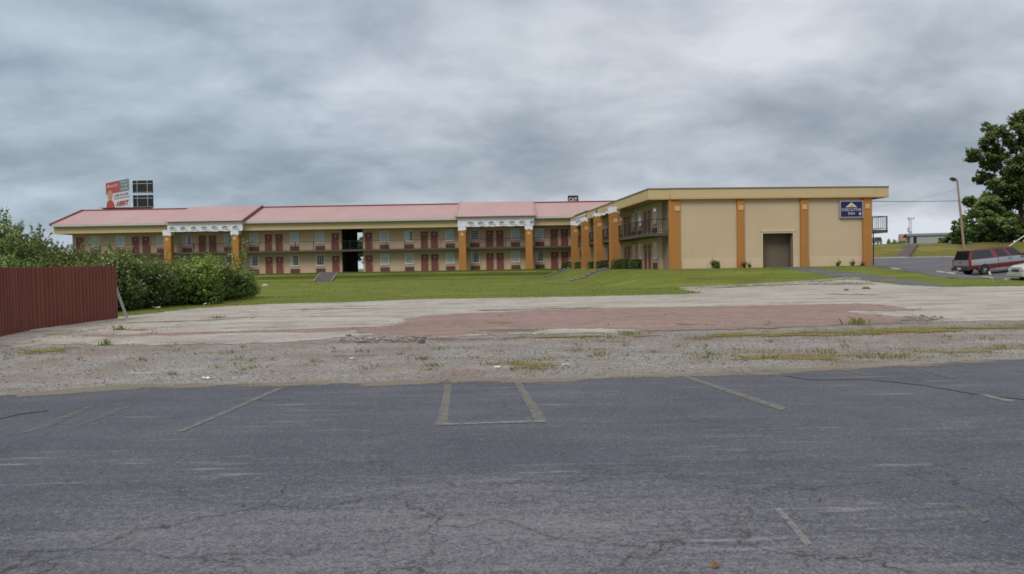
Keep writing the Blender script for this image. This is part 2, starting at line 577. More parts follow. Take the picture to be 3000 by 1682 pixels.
M['leaf_a'] = leaf_mat('leaf_a', (.026, .054, .011), (.092, .148, .030), (.22, .285, .075))
M['leaf_b'] = leaf_mat('leaf_b', (.028, .058, .013), (.092, .150, .034), (.21, .275, .075))
M['leaf_c'] = leaf_mat('leaf_c', (.040, .078, .012), (.130, .195, .034), (.26, .32, .08))
M['leaf_tree'] = leaf_mat('leaf_tree', (.040, .075, .020), (.125, .190, .048), (.25, .33, .095))
M['leaf_hedge'] = leaf_mat('leaf_hedge', (.025, .055, .012), (.06, .105, .020), (.12, .18, .035))
M['leaf_brown'] = leaf_mat('leaf_brown', (.06, .03, .02), (.10, .055, .035), (.16, .10, .06))
M['leaf_dead'] = simple('leaf_dead', (.20, .09, .035), .7, .2)
M['blossom'] = leaf_mat('blossom', (.30, .30, .20), (.42, .42, .30), (.55, .54, .42))
M['blade'] = leaf_mat('blade', (.09, .115, .022), (.18, .21, .045), (.30, .29, .10))
M['weed_dry'] = leaf_mat('weed_dry', (.16, .15, .04), (.26, .23, .065), (.38, .32, .11))
M['bark'] = simple('bark', (.075, .06, .045), .95, .3, 4, .2, 30, bump=.5)
M['bare_earth'] = simple('bare_earth', (.19, .115, .07), .95, .3, 3, .2, 30)
M['pole_wood'] = simple('pole_wood', (.30, .235, .175), .9, .2, 2, .1, 30, streak=.2)
M['black_metal'] = simple('black_metal', (.025, .026, .028), .5, .1)
M['grey_paint'] = simple('grey_paint', (.33, .36, .385), .6, .1, .5, streak=.08)
M['shed_roof'] = simple('shed_roof', (.10, .11, .12), .6, .1)
M['steel'] = simple('steel', (.35, .36, .37), .5, .1)
M['sign_blue'] = simple('sign_blue', (.018, .020, .090), .4, .08)
M['sign_white'] = simple('sign_white', (.58, .58, .61), .5, .05)
M['sign_orange'] = simple('sign_orange', (.70, .30, .05), .5, .05)
M['sign_frame'] = simple('sign_frame', (.36, .33, .34), .45, .06)
M['sign_red'] = simple('sign_red', (.40, .065, .065), .6, .08)
M['sign_grey'] = simple('sign_grey', (.155, .20, .235), .6, .08)
M['sign_back'] = simple('sign_back', (.020, .022, .026), .7, .15)
M['sign_skin'] = simple('sign_skin', (.42, .26, .18), .6, .1)
M['sign_lilac'] = simple('sign_lilac', (.30, .27, .38), .6, .08)
M['yellow'] = simple('yellow', (.80, .55, .05), .5, .05)
M['timber'] = simple('timber', (.40, .37, .33), .9, .2, 2, .1, 30)
M['step_conc'] = simple('step_conc', (.36, .33, .29), .9, .2, 2, .1, 30)
M['step_side'] = simple('step_side', (.25, .23, .20), .9, .2, 2, .1, 30)
M['step_tread'] = simple('step_tread', (.16, .145, .145), .9, .2, 2, .1, 30)
M['tyre'] = simple('tyre', (.02, .02, .021), .8, .1)
M['rim'] = simple('rim', (.45, .45, .47), .35, .08, metallic=.7)
M['car_glass'] = simple('car_glass', (.012, .018, .020), .06, .0, fine=0, spec=.7)
M['lamp_red'] = simple('lamp_red', (.30, .012, .02), .25, .05)
M['lamp_clear'] = simple('lamp_clear', (.6, .62, .62), .2, .05)
M['bumper_dark'] = simple('bumper_dark', (.05, .05, .055), .5, .1)
M['chrome'] = simple('chrome', (.55, .56, .58), .25, .05, metallic=.85)
M['plate'] = simple('plate', (.62, .58, .52), .5, .05)
M['pale_car'] = simple('pale_car', (.42, .45, .45), .3, .03, spec=.5, coat=.5)
M['dark_car'] = simple('dark_car', (.06, .065, .08), .35, .03, spec=.5, coat=.5)
M['orange_truck'] = simple('orange_truck', (.42, .25, .19), .5, .05)
M['litter'] = simple('litter', (.75, .75, .73), .7, .1)
M['rust'] = simple('rust', (.14, .07, .04), .9, .3, 6)
M['pale_green'] = simple('pale_green', (.50, .54, .40), .6, .1)

t = NT('two_tone')             # red over silver over red paint
p = t.coord()
x, y, z = t.sep(p)
zz = t.math('SUBTRACT', z, .0)
silver = t.math('MULTIPLY', t.ss(zz, .745, .765), t.ss(zz, 1.175, 1.155))
n = t.noise(p, 1.5, 4)
redc = t.mix(n, (.135, .019, .020), (.175, .026, .026))
silc = t.mix(n, (.22, .245, .28), (.265, .29, .33))
c = t.mix(silver, redc, silc)
t.bsdf(c, .32, spec=.5, coat=.6)
M['two_tone'] = t.m


# ------------------------------------------------------------------ mesh helpers
def tag(o, label=None, cat=None, group=None, kind=None):
    if label:
        o['label'] = label
    if cat:
        o['category'] = cat
    if group:
        o['group'] = group
    if kind:
        o['kind'] = kind
    return o


def empty(name, loc=(0, 0, 0), rz=0.0, label=None, cat=None, group=None):
    o = bpy.data.objects.new(name, None)
    o.empty_display_size = .3
    o.location = loc
    o.rotation_euler = (0, 0, rz)
    col.objects.link(o)
    return tag(o, label, cat, group)


class MB:
    """collects shapes, builds them as ONE mesh object"""

    def __init__(self):
        self.v, self.f, self.mi = [], [], []
        self.cur = 0

    def add(self, vs, fs):
        b = len(self.v)
        self.v += [tuple(q) for q in vs]
        self.f += [tuple(i + b for i in f) for f in fs]
        self.mi += [self.cur] * len(fs)
        return self

    def box(self, x0, x1, y0, y1, z0, z1):
        x0, x1 = min(x0, x1), max(x0, x1)
        y0, y1 = min(y0, y1), max(y0, y1)
        z0, z1 = min(z0, z1), max(z0, z1)
        vs = [(x0, y0, z0), (x1, y0, z0), (x1, y1, z0), (x0, y1, z0), (x0, y0, z1), (x1, y0, z1), (x1, y1, z1), (x0, y1, z1)]
        return self.add(vs, [(0, 3, 2, 1), (4, 5, 6, 7), (0, 1, 5, 4), (1, 2, 6, 5), (2, 3, 7, 6), (3, 0, 4, 7)])

    def prism(self, pts, axis, a0, a1):
        """2D outline extruded along an axis ('x','y','z')"""
        n = len(pts)

        def mk(p, a):
            if axis == 'y':
                return (p[0], a, p[1])
            if axis == 'x':
                return (a, p[0], p[1])
            return (p[0], p[1], a)
        vs = [mk(p, a0) for p in pts] + [mk(p, a1) for p in pts]
        fs = [tuple(range(n))[::-1], tuple(range(n, 2 * n))]
        for i in range(n):
            j = (i + 1) % n
            fs.append((i, j, n + j, n + i))
        return self.add(vs, fs)

    def tube(self, pts, rad, n=8, cap=True):
        pts = [Vector(p) for p in pts]
        rads = rad if isinstance(rad, (list, tuple)) else [rad] * len(pts)
        rings = []
        for i, p in enumerate(pts):
            d = (pts[min(i + 1, len(pts) - 1)] - pts[max(i - 1, 0)]).normalized()
            a = d.orthogonal().normalized()
            b = d.cross(a)
            rings.append([p + (a * math.cos(2 * math.pi * k / n) + b * math.sin(2 * math.pi * k / n)) * rads[i] for k in range(n)])
        # keep rings aligned
        for i in range(1, len(rings)):
            best = min(range(n), key=lambda k: (rings[i][k] - rings[i - 1][0] - (pts[i] - pts[i - 1])).length)
            rings[i] = rings[i][best:] + rings[i][:best]
        vs = [q for r in rings for q in r]
        fs = []
        for i in range(len(rings) - 1):
            for k in range(n):
                k2 = (k + 1) % n
                fs.append((i * n + k, i * n + k2, (i + 1) * n + k2, (i + 1) * n + k))
        if cap:
            fs.append(tuple(range(n))[::-1])
            fs.append(tuple((len(rings) - 1) * n + k for k in range(n)))
        return self.add(vs, fs)

    def quad(self, a, b, c, d):
        return self.add([a, b, c, d], [(0, 1, 2, 3)])

    def lathe(self, prof, axis='y', n=20, c=(0, 0, 0)):
        """profile of (radius, along)"""
        vs, fs = [], []
        for (r, a) in prof:
            for k in range(n):
                th = 2 * math.pi * k / n
                q = (r * math.cos(th), r * math.sin(th))
                if axis == 'y':
                    vs.append((c[0] + q[0], c[1] + a, c[2] + q[1]))
                else:
                    vs.append((c[0] + q[0], c[1] + q[1], c[2] + a))
        for i in range(len(prof) - 1):
            for k in range(n):
                k2 = (k + 1) % n
                fs.append((i * n + k, i * n + k2, (i + 1) * n + k2, (i + 1) * n + k))
        fs.append(tuple(range(n)))
        fs.append(tuple((len(prof) - 1) * n + k for k in range(n))[::-1])
        return self.add(vs, fs)

    def mesh(self, name, mats, bevel=0.0, smooth=False):
        me = bpy.data.meshes.new(name)
        me.from_pydata(self.v, [], self.f)
        if not isinstance(mats, (list, tuple)):
            mats = [mats]
        for mm in mats:
            me.materials.append(mm)
        if len(mats) > 1:
            me.polygons.foreach_set('material_index', self.mi)
        bm = bmesh.new()
        bm.from_mesh(me)
        if bevel:
            bmesh.ops.bevel(bm, geom=list(bm.edges), offset=bevel, segments=2, affect='EDGES', clamp_overlap=True)
        bmesh.ops.recalc_face_normals(bm, faces=bm.faces)
        if smooth:
            for f in bm.faces:
                f.smooth = True
            for e in bm.edges:
                if len(e.link_faces) == 2 and e.calc_face_angle(0) > R(38):
                    e.smooth = False
        bm.to_mesh(me)
        bm.free()
        return me

    def build(self, name, mats, parent=None, bevel=0.0, smooth=False, loc=None):
        return inst(name, self.mesh(name, mats, bevel, smooth), parent, loc)


def inst(name, me, parent=None, loc=None, rz=None):
    o = bpy.data.objects.new(name, me)
    col.objects.link(o)
    if parent is not None:
        o.parent = parent
    if loc is not None:
        o.location = loc
    if rz is not None:
        o.rotation_euler = (0, 0, rz)
    return o


def copy_tree(o, parent=None, top=True):
    c = o.copy()
    col.objects.link(c)
    if parent is not None:
        c.parent = parent
    for ch in list(o.children):
        copy_tree(ch, c, False)
    return c


def text_mesh(txt, size, mat, name, depth=.01, shear=0.0, squeeze=1.0, bold=0.0):
    cu = bpy.data.curves.new(name, 'FONT')
    cu.body = txt
    cu.size = size
    cu.align_x = 'CENTER'
    cu.align_y = 'CENTER'
    cu.extrude = depth
    cu.shear = shear
    cu.offset = bold
    o = bpy.data.objects.new(name, cu)
    col.objects.link(o)
    dg = bpy.context.evaluated_depsgraph_get()
    me = bpy.data.meshes.new_from_object(o.evaluated_get(dg))
    bpy.data.objects.remove(o)
    # stand the text up: x stays, y -> z, faces look to -y
    me.transform(Matrix.Rotation(R(90), 4, 'X'))
    if squeeze != 1.0:
        me.transform(Matrix.Diagonal((squeeze, 1, 1, 1)))
    me.materials.clear()
    me.materials.append(mat)
    return me


# sheets that follow the terrain -------------------------------------------------
def densify(pts, step, jit, seed=0):
    out = []
    n = len(pts)
    for i in range(n):
        a, b = pts[i], pts[(i + 1) % n]
        L = math.hypot(b[0] - a[0], b[1] - a[1])
        k = max(1, min(400, int(L / step)))
        for j in range(k):
            q = j / k
            x, y = a[0] + (b[0] - a[0]) * q, a[1] + (b[1] - a[1]) * q
            if jit:
                nv = mnoise.noise_vector(Vector((x * .9, y * .9, seed))) + .6 * mnoise.noise_vector(Vector((x * 3, y * 3, seed + 5)))
                x += nv.x * jit
                y += nv.y * jit
            out.append((x, y))
    return out


def sheet(name, pts, dz, mat, step=1.0, jit=0.0, cell=3.0, seed=0, kind='structure', fade=0.0):
    pts = densify(pts, step, jit, seed)
    bm = bmesh.new()
    vs = [bm.verts.new((x, y, 0)) for x, y in pts]
    bm.faces.new(vs)
    if not fade:
        bmesh.ops.triangulate(bm, faces=bm.faces[:])
    x0, x1 = min(p[0] for p in pts), max(p[0] for p in pts)
    y0, y1 = min(p[1] for p in pts), max(p[1] for p in pts)
    if cell:
        k = math.ceil(x0 / cell) * cell
        while k < x1:
            bmesh.ops.bisect_plane(bm, geom=bm.verts[:] + bm.edges[:] + bm.faces[:], plane_co=(k, 0, 0), plane_no=(1, 0, 0))
            k += cell
        k = math.ceil(y0 / cell) * cell
        while k < y1:
            bmesh.ops.bisect_plane(bm, geom=bm.verts[:] + bm.edges[:] + bm.faces[:], plane_co=(0, k, 0), plane_no=(0, 1, 0))
            k += cell
    for v in bm.verts:
        v.co.z = h(v.co.x, v.co.y) + dz
    bmesh.ops.recalc_face_normals(bm, faces=bm.faces)
    for f in bm.faces:
        if f.normal.z < 0:
            f.normal_flip()
        f.smooth = name in ('lawn', 'grass_bank', 'car_park')
    me = bpy.data.meshes.new(name)
    bm.to_mesh(me)
    bm.free()
    if fade:
        segs = [(Vector(a), Vector(b)) for a, b in zip(pts, pts[1:] + pts[:1])]
        vals = []
        for v in me.vertices:
            p = Vector((v.co.x, v.co.y))
            best = 9e9
            for a, b in segs:
                ab = b - a
                q = max(0, min(1, (p - a).dot(ab) / max(1e-9, ab.length_squared)))
                best = min(best, (a + ab * q - p).length)
            vals.append(min(1.0, best / fade))
        at_ = me.attributes.new('edge', 'FLOAT', 'POINT')
        at_.data.foreach_set('value', vals)
    me.materials.append(mat)
    o = inst(name, me)
    return tag(o, kind=kind)


def G(*uv):
    return [tuple(ground(u, v)[:2]) for u, v in uv]

# ================================================================== THE SETTING
# base ground out to the horizon
def ground_sheet():
    xs = [-3000, -1500, -700, -350, -200, -130] + [-100 + 4 * i for i in range(51)] + [130, 200, 350, 700, 1500, 3000]
    ys = [-600, -200, -60, -20] + [0 + 4 * i for i in range(41)] + [190, 260, 400, 700, 1400, 3000]
    vs = [(x, y, h(x, y) - (.6 if y < 112 and abs(x) < 76 else .12) - (0.0 if y < 170 else min(6.0, (y - 170) * .01))) for y in ys for x in xs]
    nx = len(xs)
    fs = [(j * nx + i, j * nx + i + 1, (j + 1) * nx + i + 1, (j + 1) * nx + i) for j in range(len(ys) - 1) for i in range(nx - 1)]
    me = bpy.data.meshes.new('ground')
    me.from_pydata(vs, [], fs)
    me.materials.append(M['earth'])
    tag(inst('ground', me), kind='structure')


ground_sheet()

edge_px = [(-150, 1168), (0, 1158), (200, 1146), (388, 1132), (600, 1128), (815, 1124), (1000, 1126), (1250, 1122), (1505, 1117),
           (1750, 1110), (2000, 1099), (2350, 1087), (2650, 1072), (3000, 1053), (3150, 1046)]
edge = G(*edge_px)
asph = [(-40, -8)] + [(-40, edge[0][1] - 2.0)] + edge + [(40, edge[-1][1] + 3.2), (40, -8)]
sheet('asphalt_lot', asph, 0.004, M['asphalt'], .25, .10, 0, 1)
sheet('gravel_strip', [(-40, 6), (40, 6), (40, 34), (-40, 34)], 0.0, M['gravel'], 8, 0, 4.0)

# lawn from the pad to the motel, continuing behind the car park
sheet('lawn', [(-70, 26), (-16, 24), (30, 24), (60, 30), (60, 101.5), (-70, 101.5)], 0.002, M['lawn'], 8, 0, 1.3)
sheet('grass_bank', [(17.5, 100.9), (75, 100.9), (75, 150), (17.5, 150)], 0.012, M['bank_grass'], 8, 0, 1.5)

pad_px = [(-120, 1035), (0, 1020), (200, 1011), (427, 1014), (700, 1009), (893, 1004), (1060, 985), (1252, 990), (1621, 982), (1873, 974), (2200, 966),
          (2505, 955), (2737, 946), (3000, 942), (3200, 936),
          (3200, 836), (3000, 838), (2776, 841), (2640, 833), (2540, 820), (2485, 817), (2310, 829), (2000, 844), (1980, 849), (2046, 859), (2000, 862), (1699, 869),
          (1217, 877), (1000, 886), (800, 890), (582, 902), (345, 928), (150, 938), (-60, 962)]
sheet('concrete_pad', G(*pad_px), 0.008, M['pad'], .6, .16, .9, 2, fade=.8)

pink_px = [(985, 1000), (1060, 985), (1000, 960), (1155, 955), (1186, 930), (1388, 917), (1600, 908), (1776, 903), (2000, 899), (2300, 893), (2543, 889), (2640, 900), (2737, 911),
           (2590, 914), (2500, 913), (2560, 921), (2737, 935), (2737, 944), (2505, 954), (2000, 973), (1873, 975), (1840, 966), (1621, 966), (1540, 976), (1252, 989), (1100, 998)]
sheet('pink_slab', G(*pink_px), 0.014, M['pink'], .5, .16, .8, 3, fade=.8)
sheet('pink_slab', G((132, 984), (427, 977), (737, 969), (1000, 961), (1150, 957), (1010, 972), (900, 976), (740, 975), (500, 985), (300, 988)), 0.0115, M['pink'], .4, .12, .3, 4, fade=.35)

# rough grass on the steep bank below the long wing, bank shade painted in
sheet('grass_bank', [(-62, 91.0), (-20, 90.6), (6.5, 90.8), (9, 94.4), (-20, 95.0), (-62, 95.0)], 0.006, M['shaded_rough_grass'], 1.0, .25, 1.0, 12)


def patch(name, pxs, mat, dz, jit=.12, kind='structure', seed=1, label=None, cat=None):
    g = G(*pxs)
    n = len(g) // 2
    wd = sum(math.hypot(g[i][0] - g[-1 - i][0], g[i][1] - g[-1 - i][1]) for i in range(n)) / n
    o = sheet(name, g, dz, mat, max(.3, wd * .3), jit, max(.2, wd * .2), seed, kind, wd * .42)
    tag(o, label, cat)
    return o


def band(u0, v0, u1, v1, w, k=6):
    top = [(u0 + (u1 - u0) * i / k, v0 + (v1 - v0) * i / k - w * (.4 if i in (0, k) else 1)) for i in range(k + 1)]
    bot = [(u0 + (u1 - u0) * i / k, v0 + (v1 - v0) * i / k + w * (.4 if i in (0, k) else 1)) for i in range(k + 1)]
    return top + bot[::-1]


# dirt, rubble and pale dust lying on the slabs
patch('soil_patch', band(1340, 913, 1800, 901, 4), M['soil_mat'], .0165)
patch('soil_patch', band(2020, 847, 2580, 822, 4.5), M['soil_mat'], .0165)
patch('soil_patch', band(2300, 833, 2620, 832, 4), M['soil_mat'], .018)
patch('soil_patch', band(2380, 862, 2600, 866, 3), M['soil_mat'], .0165)
patch('soil_patch', band(1180, 932, 1020, 956, 6), M['soil_mat'], .0175)
patch('soil_patch', band(2080, 955, 1960, 950, 3), M['soil_mat'], .018)
patch('soil_patch', band(780, 910, 1180, 902, 2.0), M['soil_mat'], .0165)
patch('soil_patch', band(300, 950, 720, 936, 3), M['soil_mat'], .0165)
patch('soil_patch', band(520, 932, 1050, 926, 1.6), M['soil_mat'], .0175)
patch('red_rubble', band(900, 1004, 1650, 990, 9, 10), M['red_rubble'], .016)
patch('red_rubble', band(760, 1022, 1240, 1060, 22, 10), M['red_rubble'], .005)
patch('red_rubble', band(2600, 938, 2800, 944, 7), M['red_rubble'], .017)
patch('red_rubble', band(400, 980, 1000, 968, 7, 10), M['red_rubble'], .0105)
patch('dust_patch', band(2290, 885, 2620, 882, 3), M['pale_dust'], .0185)
patch('dust_patch', band(1640, 972, 1860, 978, 7), M['pale_dust'], .019)
patch('dust_patch', band(0, 1004, 900, 990, 12, 10), M['pale_dust'], .013)
patch('dust_patch', band(340, 1096, 760, 1086, 3), M['pale_dust'], .006)
patch('dust_patch', band(600, 930, 1150, 905, 9, 10), M['pale_dust'], .0095)
ep = [(u, v) for (u, v) in edge_px if 0 <= u <= 3000]
for (ua, ub) in ((0, 6), (5, 9), (8, 13)):
    seg = ep[ua:ub]
    patch('dust_patch', [(u, v - 9) for u, v in seg] + [(u, v + 13) for u, v in seg][::-1], M['edge_dust'], .0075)
# low mats of weeds, too dense to count
WL = 'low olive mats of weeds along the slab edges and in the gravel'
patch('weeds', band(1960, 990, 3100, 958, 15, 16), M['weed_mat'], .018, .2, 'stuff', 3, WL, 'weeds')
patch('weeds', band(2560, 1045, 3100, 1015, 18, 10), M['weed_mat'], .007, .2, 'stuff', 4, WL, 'weeds')
patch('weeds', band(2100, 1048, 2560, 1046, 16, 10), M['weed_mat_thin'], .008, .2, 'stuff', 5, WL, 'weeds')
patch('weeds', band(1400, 1070, 1700, 1076, 18, 10), M['weed_mat_thin'], .007, .2, 'stuff', 6, WL, 'weeds')
patch('weeds', band(1480, 989, 1960, 984, 5, 10), M['weed_mat_thin'], .018, .12, 'stuff', 7, WL, 'weeds')
patch('weeds', band(20, 1036, 290, 1020, 10, 8), M['weed_mat'], .015, .15, 'stuff', 8, WL, 'weeds')
patch('weeds', band(30, 996, 360, 960, 7, 8), M['weed_mat_thin'], .017, .15, 'stuff', 9, WL, 'weeds')
patch('weeds', band(330, 968, 480, 968, 4, 8), M['weed_mat'], .0175, .1, 'stuff', 10, WL, 'weeds')
patch('weeds', band(1410, 948, 1510, 947, 3, 8), M['weed_mat'], .0205, .1, 'stuff', 11, WL, 'weeds')

# blacktop footpath from the wall opening down to the pad
path_px = [(2240, 784), (2345, 783), (2470, 797), (2650, 816), (2800, 840), (2640, 836), (2560, 822), (2490, 814), (2400, 803)]
sheet('footpath', G(*path_px), 0.010, M['far_asphalt'], .5, .06, 1.0, 5)

# car park on the right
lot_near = G((2540, 781), (2600, 787), (2700, 795), (2787, 801), (2881, 814), (2960, 821), (3020, 822), (3150, 822))
lot = [(18.6, 101)] + lot_near + [(75, lot_near[-1][1]), (75, 101)]
sheet('car_park', lot, 0.016, M['far_asphalt'], 1.0, 0, 1.5, 6)
# kerb along the foot of the bank
mb = MB()
for i in range(28):
    x0, x1 = 19 + i * 2.0, 20.97 + i * 2.0
    z = h((x0 + x1) / 2, 101)
    mb.box(x0, x1, 100.9, 101.15, z - .2, z + .13)
tag(mb.build('kerb', M['curb']), kind='structure')

# curb of broken concrete between lawn and pad on the right
cp = [ground(u, v) for u, v in [(1990, 845), (2100, 840), (2200, 835), (2310, 829), (2400, 823), (2485, 816), (2520, 817)]]
mb = MB()
for a, b in zip(cp, cp[1:]):
    d = (b - a)
    n = Vector((-d.y, d.x, 0)).normalized() * .11
    zt = .07
    vs = [a - n, b - n, b + n, a + n]
    mb.add([(q.x, q.y, q.z - .1) for q in vs] + [(q.x, q.y, q.z + zt) for q in vs], [(0, 3, 2, 1), (4, 5, 6, 7), (0, 1, 5, 4), (1, 2, 6, 5), (2, 3, 7, 6), (3, 0, 4, 7)])
tag(mb.build('kerb', M['curb']), kind='structure')


# painted lines -----------------------------------------------------------------
def line(pxs, mat, dz=.010):
    o = sheet('painted_line', G(*pxs), dz, mat, .2, .012, 0, len(pxs))
    return o


line([(1303, 1128), (1322, 1128), (1312, 1244), (1279, 1246)], M['line_yellow'])
line([(1508, 1122), (1526, 1121), (1602, 1234), (1566, 1236)], M['line_yellow'])
line([(1276, 1244), (1600, 1235), (1602, 1240), (1276, 1249)], M['line_white'], .012)
line([(812, 1139), (836, 1137), (545, 1264), (513, 1270)], M['line_yellow'])
line([(1985, 1101), (2007, 1101), (2306, 1198), (2290, 1206)], M['line_yellow'])
line([(2862, 1158), (2885, 1157), (2975, 1176), (2955, 1180)], M['line_white'])
line([(2440, 1082), (2458, 1081), (2560, 1100), (2545, 1103)], M['line_faint'])
line([(2640, 1073), (2660, 1072), (2810, 1108), (2795, 1112)], M['line_faint'])
line([(355, 1193), (385, 1192), (255, 1245), (190, 1262)], M['line_faint'])
line([(250, 1195), (275, 1194), (120, 1262), (60, 1272)], M['line_faint'])
line([(2268, 1494), (2285, 1492), (2382, 1598), (2366, 1606)], M['line_white'])
line([(2786, 1472), (2806, 1470), (2900, 1524), (2880, 1534)], M['line_faint'])
line([(2170, 1528), (2178, 1526), (2212, 1564), (2202, 1568)], M['line_faint'])
# long seam of tar across the right of the lot
sp = [(2300, 1103), (2380, 1114), (2460, 1114), (2545, 1114), (2620, 1121), (2710, 1131), (2780, 1143), (2850, 1156), (3000, 1172), (3120, 1185)]
up_ = [(u, v - .7) for u, v in sp]
dn_ = [(u, v + .8) for u, v in sp]
tag(sheet('tar_seam', G(*(up_ + dn_[::-1])), .009, M['tar'], .15, .015, 0, 9), kind='structure')
sp = [(-60, 1238), (0, 1229), (60, 1215), (140, 1205)]
tag(sheet('tar_seam', G(*([(u, v - .9) for u, v in sp] + [(u, v + .9) for u, v in sp][::-1])), .009, M['tar'], .15, .015, 0, 9), kind='structure')


# ================================================================== MOTEL, LONG WING
YW = 98.0
def LX(u, Y=YW):
    return (u - 1500) / F * Y

Z1 = 2.82      # upper floor
YF = -1.6      # face of fascia, local
long = empty('motel_wing', (0, YW, 1.0), 0, 'long two-storey tan motel wing with pink metal roof and rows of red doors', 'motel')

xl, xr = LX(217), 20.0
bx0, bx1 = LX(1004), LX(1066)      # breezeway
mb = MB()
mb.box(xl, bx0, 0, 9.0, 0, 5.36)
mb.box(bx1, xr, 0, 9.0, 0, 5.36)
mb.build('wall', M['room_wall'], long)
# breezeway lining: floor, ceiling, dark side walls
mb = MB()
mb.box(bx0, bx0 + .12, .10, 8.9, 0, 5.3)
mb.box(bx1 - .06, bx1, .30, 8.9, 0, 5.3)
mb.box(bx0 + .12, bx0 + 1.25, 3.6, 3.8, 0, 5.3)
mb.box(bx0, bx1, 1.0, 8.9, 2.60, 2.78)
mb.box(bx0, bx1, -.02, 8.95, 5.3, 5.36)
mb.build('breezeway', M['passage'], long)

# roof: main sheet and two raised portico strips
def roof_strip(name, u0, u1, y_e, z_e, y_r, z_r, th=.06):
    x0, x1 = (LX(u0, YW + y_e) if u0 < 2500 else u0), (LX(u1, YW + y_e) if u1 > 100 else u1)
    mb = MB()
    yb = 2 * y_r - y_e
    prof = [(y_e, z_e), (y_r, z_r), (yb, z_e), (yb, z_e - th), (y_r, z_r - th), (y_e, z_e - th)]
    mb.prism([(p[0], p[1]) for p in prof], 'x', x0, x1)
    o = mb.build(name, M['roof_metal'], long)
    return o, x0, x1

roof, rx0, rx1 = roof_strip('roof', 155, 24.0, -2.2, 6.42, 5.0, 8.60)
# rake trim at the left end and ridge cap
mb = MB()
mb.prism([(-2.3, 6.28), (-2.3, 6.55), (5.0, 8.78), (12.3, 6.55), (12.3, 6.28), (5.0, 8.46)], 'x', rx0 - .14, rx0 + .08)
mb.tube([(rx0 - .1, 5.0, 8.66), (24, 5.0, 8.66)], .09, 6)
mb.build('ridge_cap', M['roof_trim'], roof)
for (ua, ub) in ((487, 716), (1338, 1571)):
    rs, a0, a1 = roof_strip('portico_roof', ua, ub, -2.75, 6.52, 5.0, 8.86)
    for xx in ((a1,) if ua < 1000 else (a0, a1)):
        mb = MB().prism([(-2.78, 6.40), (-2.78, 6.60), (5.0, 8.95), (5.0, 8.72)], 'x', xx - .05, xx + .10)
        mb.build('rake_trim', M['roof_trim'] if ua < 1000 else M['roof_metal'], rs)

# gutter and fascia around the eaves
mb = MB()
mb.box(rx0 + .02, 24.0, -2.22, -2.02, 6.16, 6.44)
mb.build('gutter', M['gutter'], long)
mb = MB()
mb.box(rx0 + .05, 8.2, YF - .12, YF, 5.32, 6.18)
mb.box(rx0 + .05, rx0 + .17, YF + .004, 11.0, 5.32, 6.38)
mb.build('fascia', M['fascia'], long)
mb = MB()
mb.box(rx0 + .2, 8.0, YF + .002, -.001, 5.36, 5.42)
mb.box(rx0 + .2, xl - .01, 0, 10.8, 5.36, 5.42)
mb.build('soffit', M['soffit'], long)

# upper walkway
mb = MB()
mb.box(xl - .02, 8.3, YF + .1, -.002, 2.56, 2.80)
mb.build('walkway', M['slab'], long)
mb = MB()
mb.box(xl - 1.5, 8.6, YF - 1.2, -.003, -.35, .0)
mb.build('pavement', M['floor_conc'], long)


def railing(mb, x0, x1, y, z, hgt=1.07, post=2.2, gap=.16, t=.018):
    mb.box(x0, x1, y - .03, y + .03, z + hgt - .05, z + hgt)
    mb.box(x0, x1, y - .02, y + .02, z + .09, z + .12)
    n = max(1, round((x1 - x0) / post))
    for i in range(n + 1):
        x = x0 + (x1 - x0) * i / n
        mb.box(x - .03, x + .03, y - .032, y + .032, z - .02, z + hgt - .001)
    k = max(1, int((x1 - x0) / gap))
    for i in range(1, k):
        x = x0 + (x1 - x0) * i / k
        mb.box(x - t / 2, x + t / 2, y - t / 2, y + t / 2, z + .121, z + hgt - .051)


cols = [498, 695, 1357.5, 1552]
yc = -1.78
cx = [LX(u, YW + yc) for u in cols]
marks = [xl] + cx + [7.4]
for a, b in zip(marks, marks[1:]):
    mb = MB()
    railing(mb, a + (.05 if a == xl else .44), b - .44, -1.42, 2.80)
    mb.build('railing', M['rail'], long)


# doors, windows and wall units: one mesh of each, many objects -------------------
def door_meshes():
    leaf = MB().box(-.455, .455, -.05, -.004, .02, 2.06).mesh('door', M['door_red'], .008)
    fr = MB().box(-.56, -.465, -.065, -.001, 0, 2.14).box(.465, .56, -.065, -.001, 0, 2.14).box(-.465, .465, -.065, -.001, 2.07, 2.14)
    fr = fr.mesh('door_frame', M['room_wall'])
    plate = MB().prism([(-.10, 1.72), (0, 1.60), (.10, 1.72), (.08, 1.80), (-.08, 1.80)], 'y', -.062, -.051).mesh('number_plate', M['cream_trim'])
    knob = MB().lathe([(.03, -.05), (.03, -.09), (.05, -.10), (.05, -.13), (.02, -.14)], 'y', 10, (.38, 0, 1.0)).mesh('door_knob', M['knob'])
    return leaf, fr, plate, knob


DLEAF, DFR, DPL, DKN = door_meshes()
def put_door(parent, x, z, y=0.0):
    d = inst('door', DLEAF, parent, (x, y, z))
    inst('door_frame', DFR, d)
    inst('number_plate', DPL, d)
    inst('door_knob', DKN, d)
    return d


